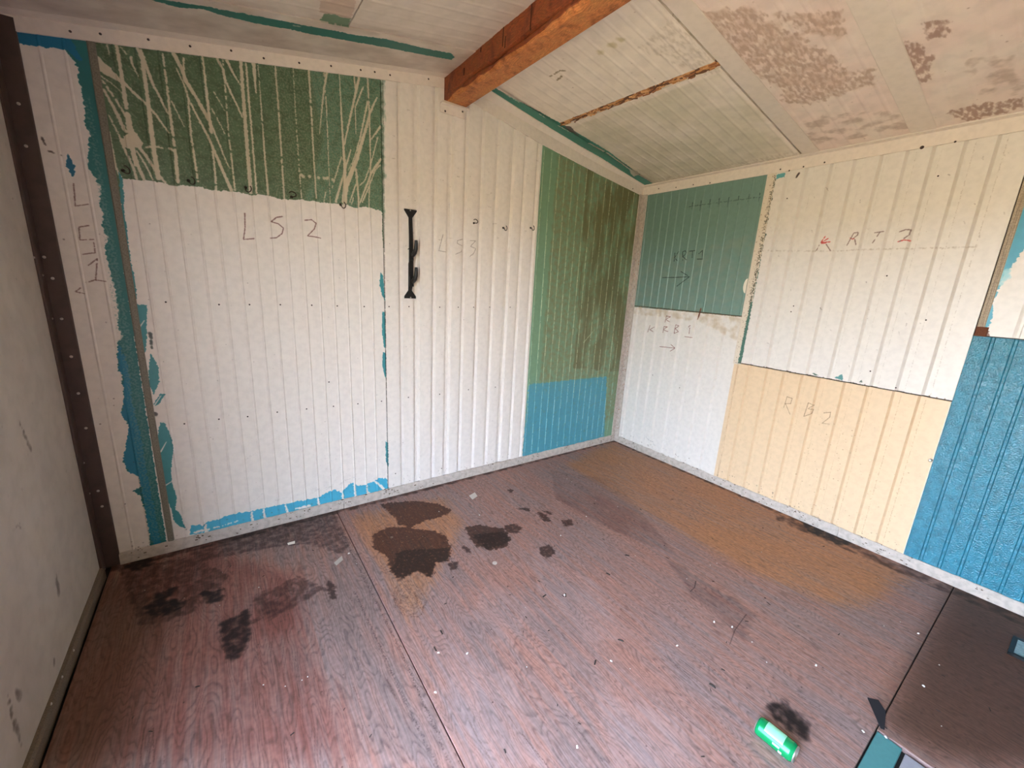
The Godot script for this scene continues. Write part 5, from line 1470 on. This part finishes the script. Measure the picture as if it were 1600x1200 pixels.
func build_litter() -> void:
	# black strip of felt on the plywood joint
	var f := [2.504, 2.383, 2.528, 2.41, 2.495, 2.44, 2.402, 2.458, 2.398, 2.448]
	var low := []
	var top := []
	for k in range(0, f.size(), 2):
		var lift := 0.004 + 0.006 * (k % 4) / 2.0
		low.append(Vector3(f[k], 0.0008 + lift * 0.2, f[k + 1]))
		top.append(Vector3(f[k], 0.003 + lift * 0.2, f[k + 1]))
	var st := begin()
	for k in range(1, 4):
		quad(st, top[0], top[k], top[k + 1], top[0], Vector3.UP)
		quad(st, low[0], low[k], low[k + 1], low[0], Vector3.DOWN)
	for k in 5:
		var j := (k + 1) % 5
		quad(st, low[k], low[j], top[j], top[k], (low[k] + low[j]) / 2.0 - (low[0] + low[2] + low[3]) / 3.0)
	tag(put("scrap", st, plain(Color8(24, 23, 30), 0.85)), "pointed black scrap lying across the plywood joint near the can", "scrap")
	# small black-edged picture lying flat, cut by the photo's right edge
	var o := root_at("picture_frame", Vector3(3.44, 0.0, 2.70))
	tag(o, "small black-edged glazed picture lying face up on the darker plywood", "frame")
	o.rotation.y = -0.02
	var a := Vector3(-0.115, 0.0, -0.032)
	var b := Vector3(0.055, 0.012, 0.12)
	st = begin()
	for k in 4:
		var lo := [Vector3(a.x, 0, a.z), Vector3(b.x - 0.016, 0, a.z), Vector3(a.x, 0, a.z), Vector3(a.x, 0, b.z - 0.016)][k] as Vector3
		var hi := [Vector3(a.x + 0.016, b.y, b.z), Vector3(b.x, b.y, b.z), Vector3(b.x, b.y * 0.98, a.z + 0.016), Vector3(b.x, b.y * 0.98, b.z)][k] as Vector3
		box(st, lo, hi)
	put("rim", st, plain(Color8(14, 16, 18), 0.4), o)
	st = begin()
	box(st, Vector3(a.x + 0.014, 0.001, a.z + 0.014), Vector3(b.x - 0.014, 0.009, b.z - 0.014))
	put("glass", st, worn(Color8(150, 176, 178), 0.12, M.blotch, 6.0), o)
	# two bits of white plastic on the right wall
	st = begin()
	var round := [[], []]
	for i in 12:
		var t := PI * i / 11.0
		for k in 2:
			round[k].append(Vector3(W - 0.004 - 0.008 * k, 1.565 + cos(t) * 0.052, 1.040 - sin(t) * 0.026 * (1.0 - 0.2 * k)))
	loft(st, round)
	tag(put("plastic_cap", st, plain(Color8(228, 218, 200), 0.4)), "half-round white plastic bit sticking out beside the grey-green sheet", "cap")
	st = begin()
	tube(st, [Vector3(W - 0.002, 0.655, 2.206), Vector3(W - 0.016, 0.657, 2.206), Vector3(W - 0.022, 0.658, 2.206)], [0.009, 0.009, 0.005], 10)
	tag(put("peg", st, plain(Color8(230, 226, 218), 0.4)), "small white peg at the joint of the cream and turquoise sheets", "peg")
	# flat pale bottle cap or washer and a few other bits that can be told apart
	st = begin()
	disc(st, [1.693, 0.976], 0.013, 0.004)
	tag(put("washer", st, plain(Color8(196, 184, 172), 0.4, 0.3)), "small round grey washer near the large dark stain", "washer")
	st = begin()
	disc(st, [1.296, 0.472], 0.008, 0.004)
	tag(put("washer", st, plain(Color8(120, 100, 86), 0.4, 0.5)), "small round metal disc in the middle of the dark stain", "washer")
	st = begin()
	chip(st, [0.782, 0.232, 0.819, 0.24, 0.816, 0.265, 0.783, 0.252], 0.006)
	tag(put("paint_flake", st, plain(Color8(226, 218, 206), 0.6)), "curled white flake on the grey plywood below the gable", "flake")
	st = begin()
	chip(st, [1.927, 0.27, 1.986, 0.25, 1.974, 0.307, 1.921, 0.328], 0.002)
	tag(put("paint_flake", st, plain(Color8(196, 190, 180), 0.6)), "pale grey flat flake in front of the gable skirting", "flake")
	st = begin()
	chip(st, [0.963, 0.537, 1.01, 0.504, 1.008, 0.54, 0.97, 0.565], 0.004)
	tag(put("paint_flake", st, plain(Color8(176, 168, 156), 0.6)), "crumpled pale flake beside the long plywood joint", "flake")
	st = begin()
	chip(st, [3.814, 1.256, 3.808, 1.299, 3.743, 1.33, 3.738, 1.294], 0.008)
	tag(put("paint_flake", st, plain(Color8(206, 196, 184), 0.6)), "broken bit of filler fallen from the right skirting strip", "flake")
	# crumbs: pale grit and dark splinters strewn about
	rng.seed = 303
	st = begin()
	st.set_color(Color(0.70, 0.66, 0.60))
	for k in 80:
		var p := Vector2(rng.randf_range(0.15, 3.6), rng.randf_range(0.08, 2.9))
		crumb(st, p, rng.randf_range(0.0010, 0.0026), 1.0)
	for p in [[1.048, 0.496], [2.771, 2.494], [2.332, 2.416], [2.377, 2.468], [3.123, 2.413], [2.349, 1.854], [2.393, 1.916], [2.08, 1.838], [1.776, 1.734], [1.431, 1.894], [1.861, 1.356], [2.179, 0.969], [2.475, 0.893], [1.863, 0.522], [1.196, 1.324], [1.294, 1.389], [1.115, 1.471], [2.498, 2.214]]:
		crumb(st, Vector2(p[0], p[1]), 0.0040, 1.2)
	st.set_color(Color(0.025, 0.016, 0.013))
	for k in 110:
		var p := Vector2(rng.randf_range(0.15, 3.6), rng.randf_range(0.08, 2.8))
		crumb(st, p, rng.randf_range(0.0012, 0.0024), rng.randf_range(2.0, 5.0))
	for p in [[2.168, 1.363], [1.89, 1.688], [1.773, 1.307], [1.866, 1.359], [1.715, 1.703], [1.251, 1.238], [1.193, 1.3], [2.385, 1.313], [2.032, 2.024]]:
		crumb(st, Vector2(p[0], p[1]), 0.0036, 3.5)
	var bits := plain(Color.WHITE, 0.75)
	bits.vertex_color_use_as_albedo = true
	tag(put("debris", st, bits), "pale paint grit and dark splinters strewn over the plywood floor", "debris", "", "stuff")

func disc(st: SurfaceTool, at: Array, r: float, h: float) -> void:
	var rings := [[], [], []]
	for i in 16:
		var d := Vector3(cos(TAU * i / 16), 0, sin(TAU * i / 16))
		var p := Vector3(at[0], 0, at[1])
		rings[0].append(p + d * r + Vector3.UP * 0.0003)
		rings[1].append(p + d * r + Vector3.UP * h * 0.7)
		rings[2].append(p + d * r * 0.75 + Vector3.UP * h)
	loft(st, rings)

func chip(st: SurfaceTool, f: Array, curl: float) -> void:
	var low := []
	var top := []
	for k in 4:
		var y := 0.0006 + (curl if k == 1 or k == 2 else 0.0)
		low.append(Vector3(f[2 * k], y, f[2 * k + 1]))
		top.append(Vector3(f[2 * k], y + 0.0018, f[2 * k + 1]))
	hexa(st, low + top)

func crumb(st: SurfaceTool, p: Vector2, r: float, long: float) -> void:
	var t := rng.randf() * TAU
	var u := Vector3(cos(t), 0, sin(t)) * r * long
	var v := Vector3(-sin(t), 0, cos(t)) * r
	var c := Vector3(p.x, 0.0002, p.y)
	var h := Vector3.UP * r * rng.randf_range(0.6, 1.4)
	hexa(st, [c - u - v, c + u - v * 0.6, c + u + v, c - u + v * 0.7, c - u * 0.6 - v * 0.5 + h, c + u * 0.5 - v * 0.4 + h, c + u * 0.6 + v * 0.5 + h * 0.8, c - u * 0.5 + v * 0.4 + h])
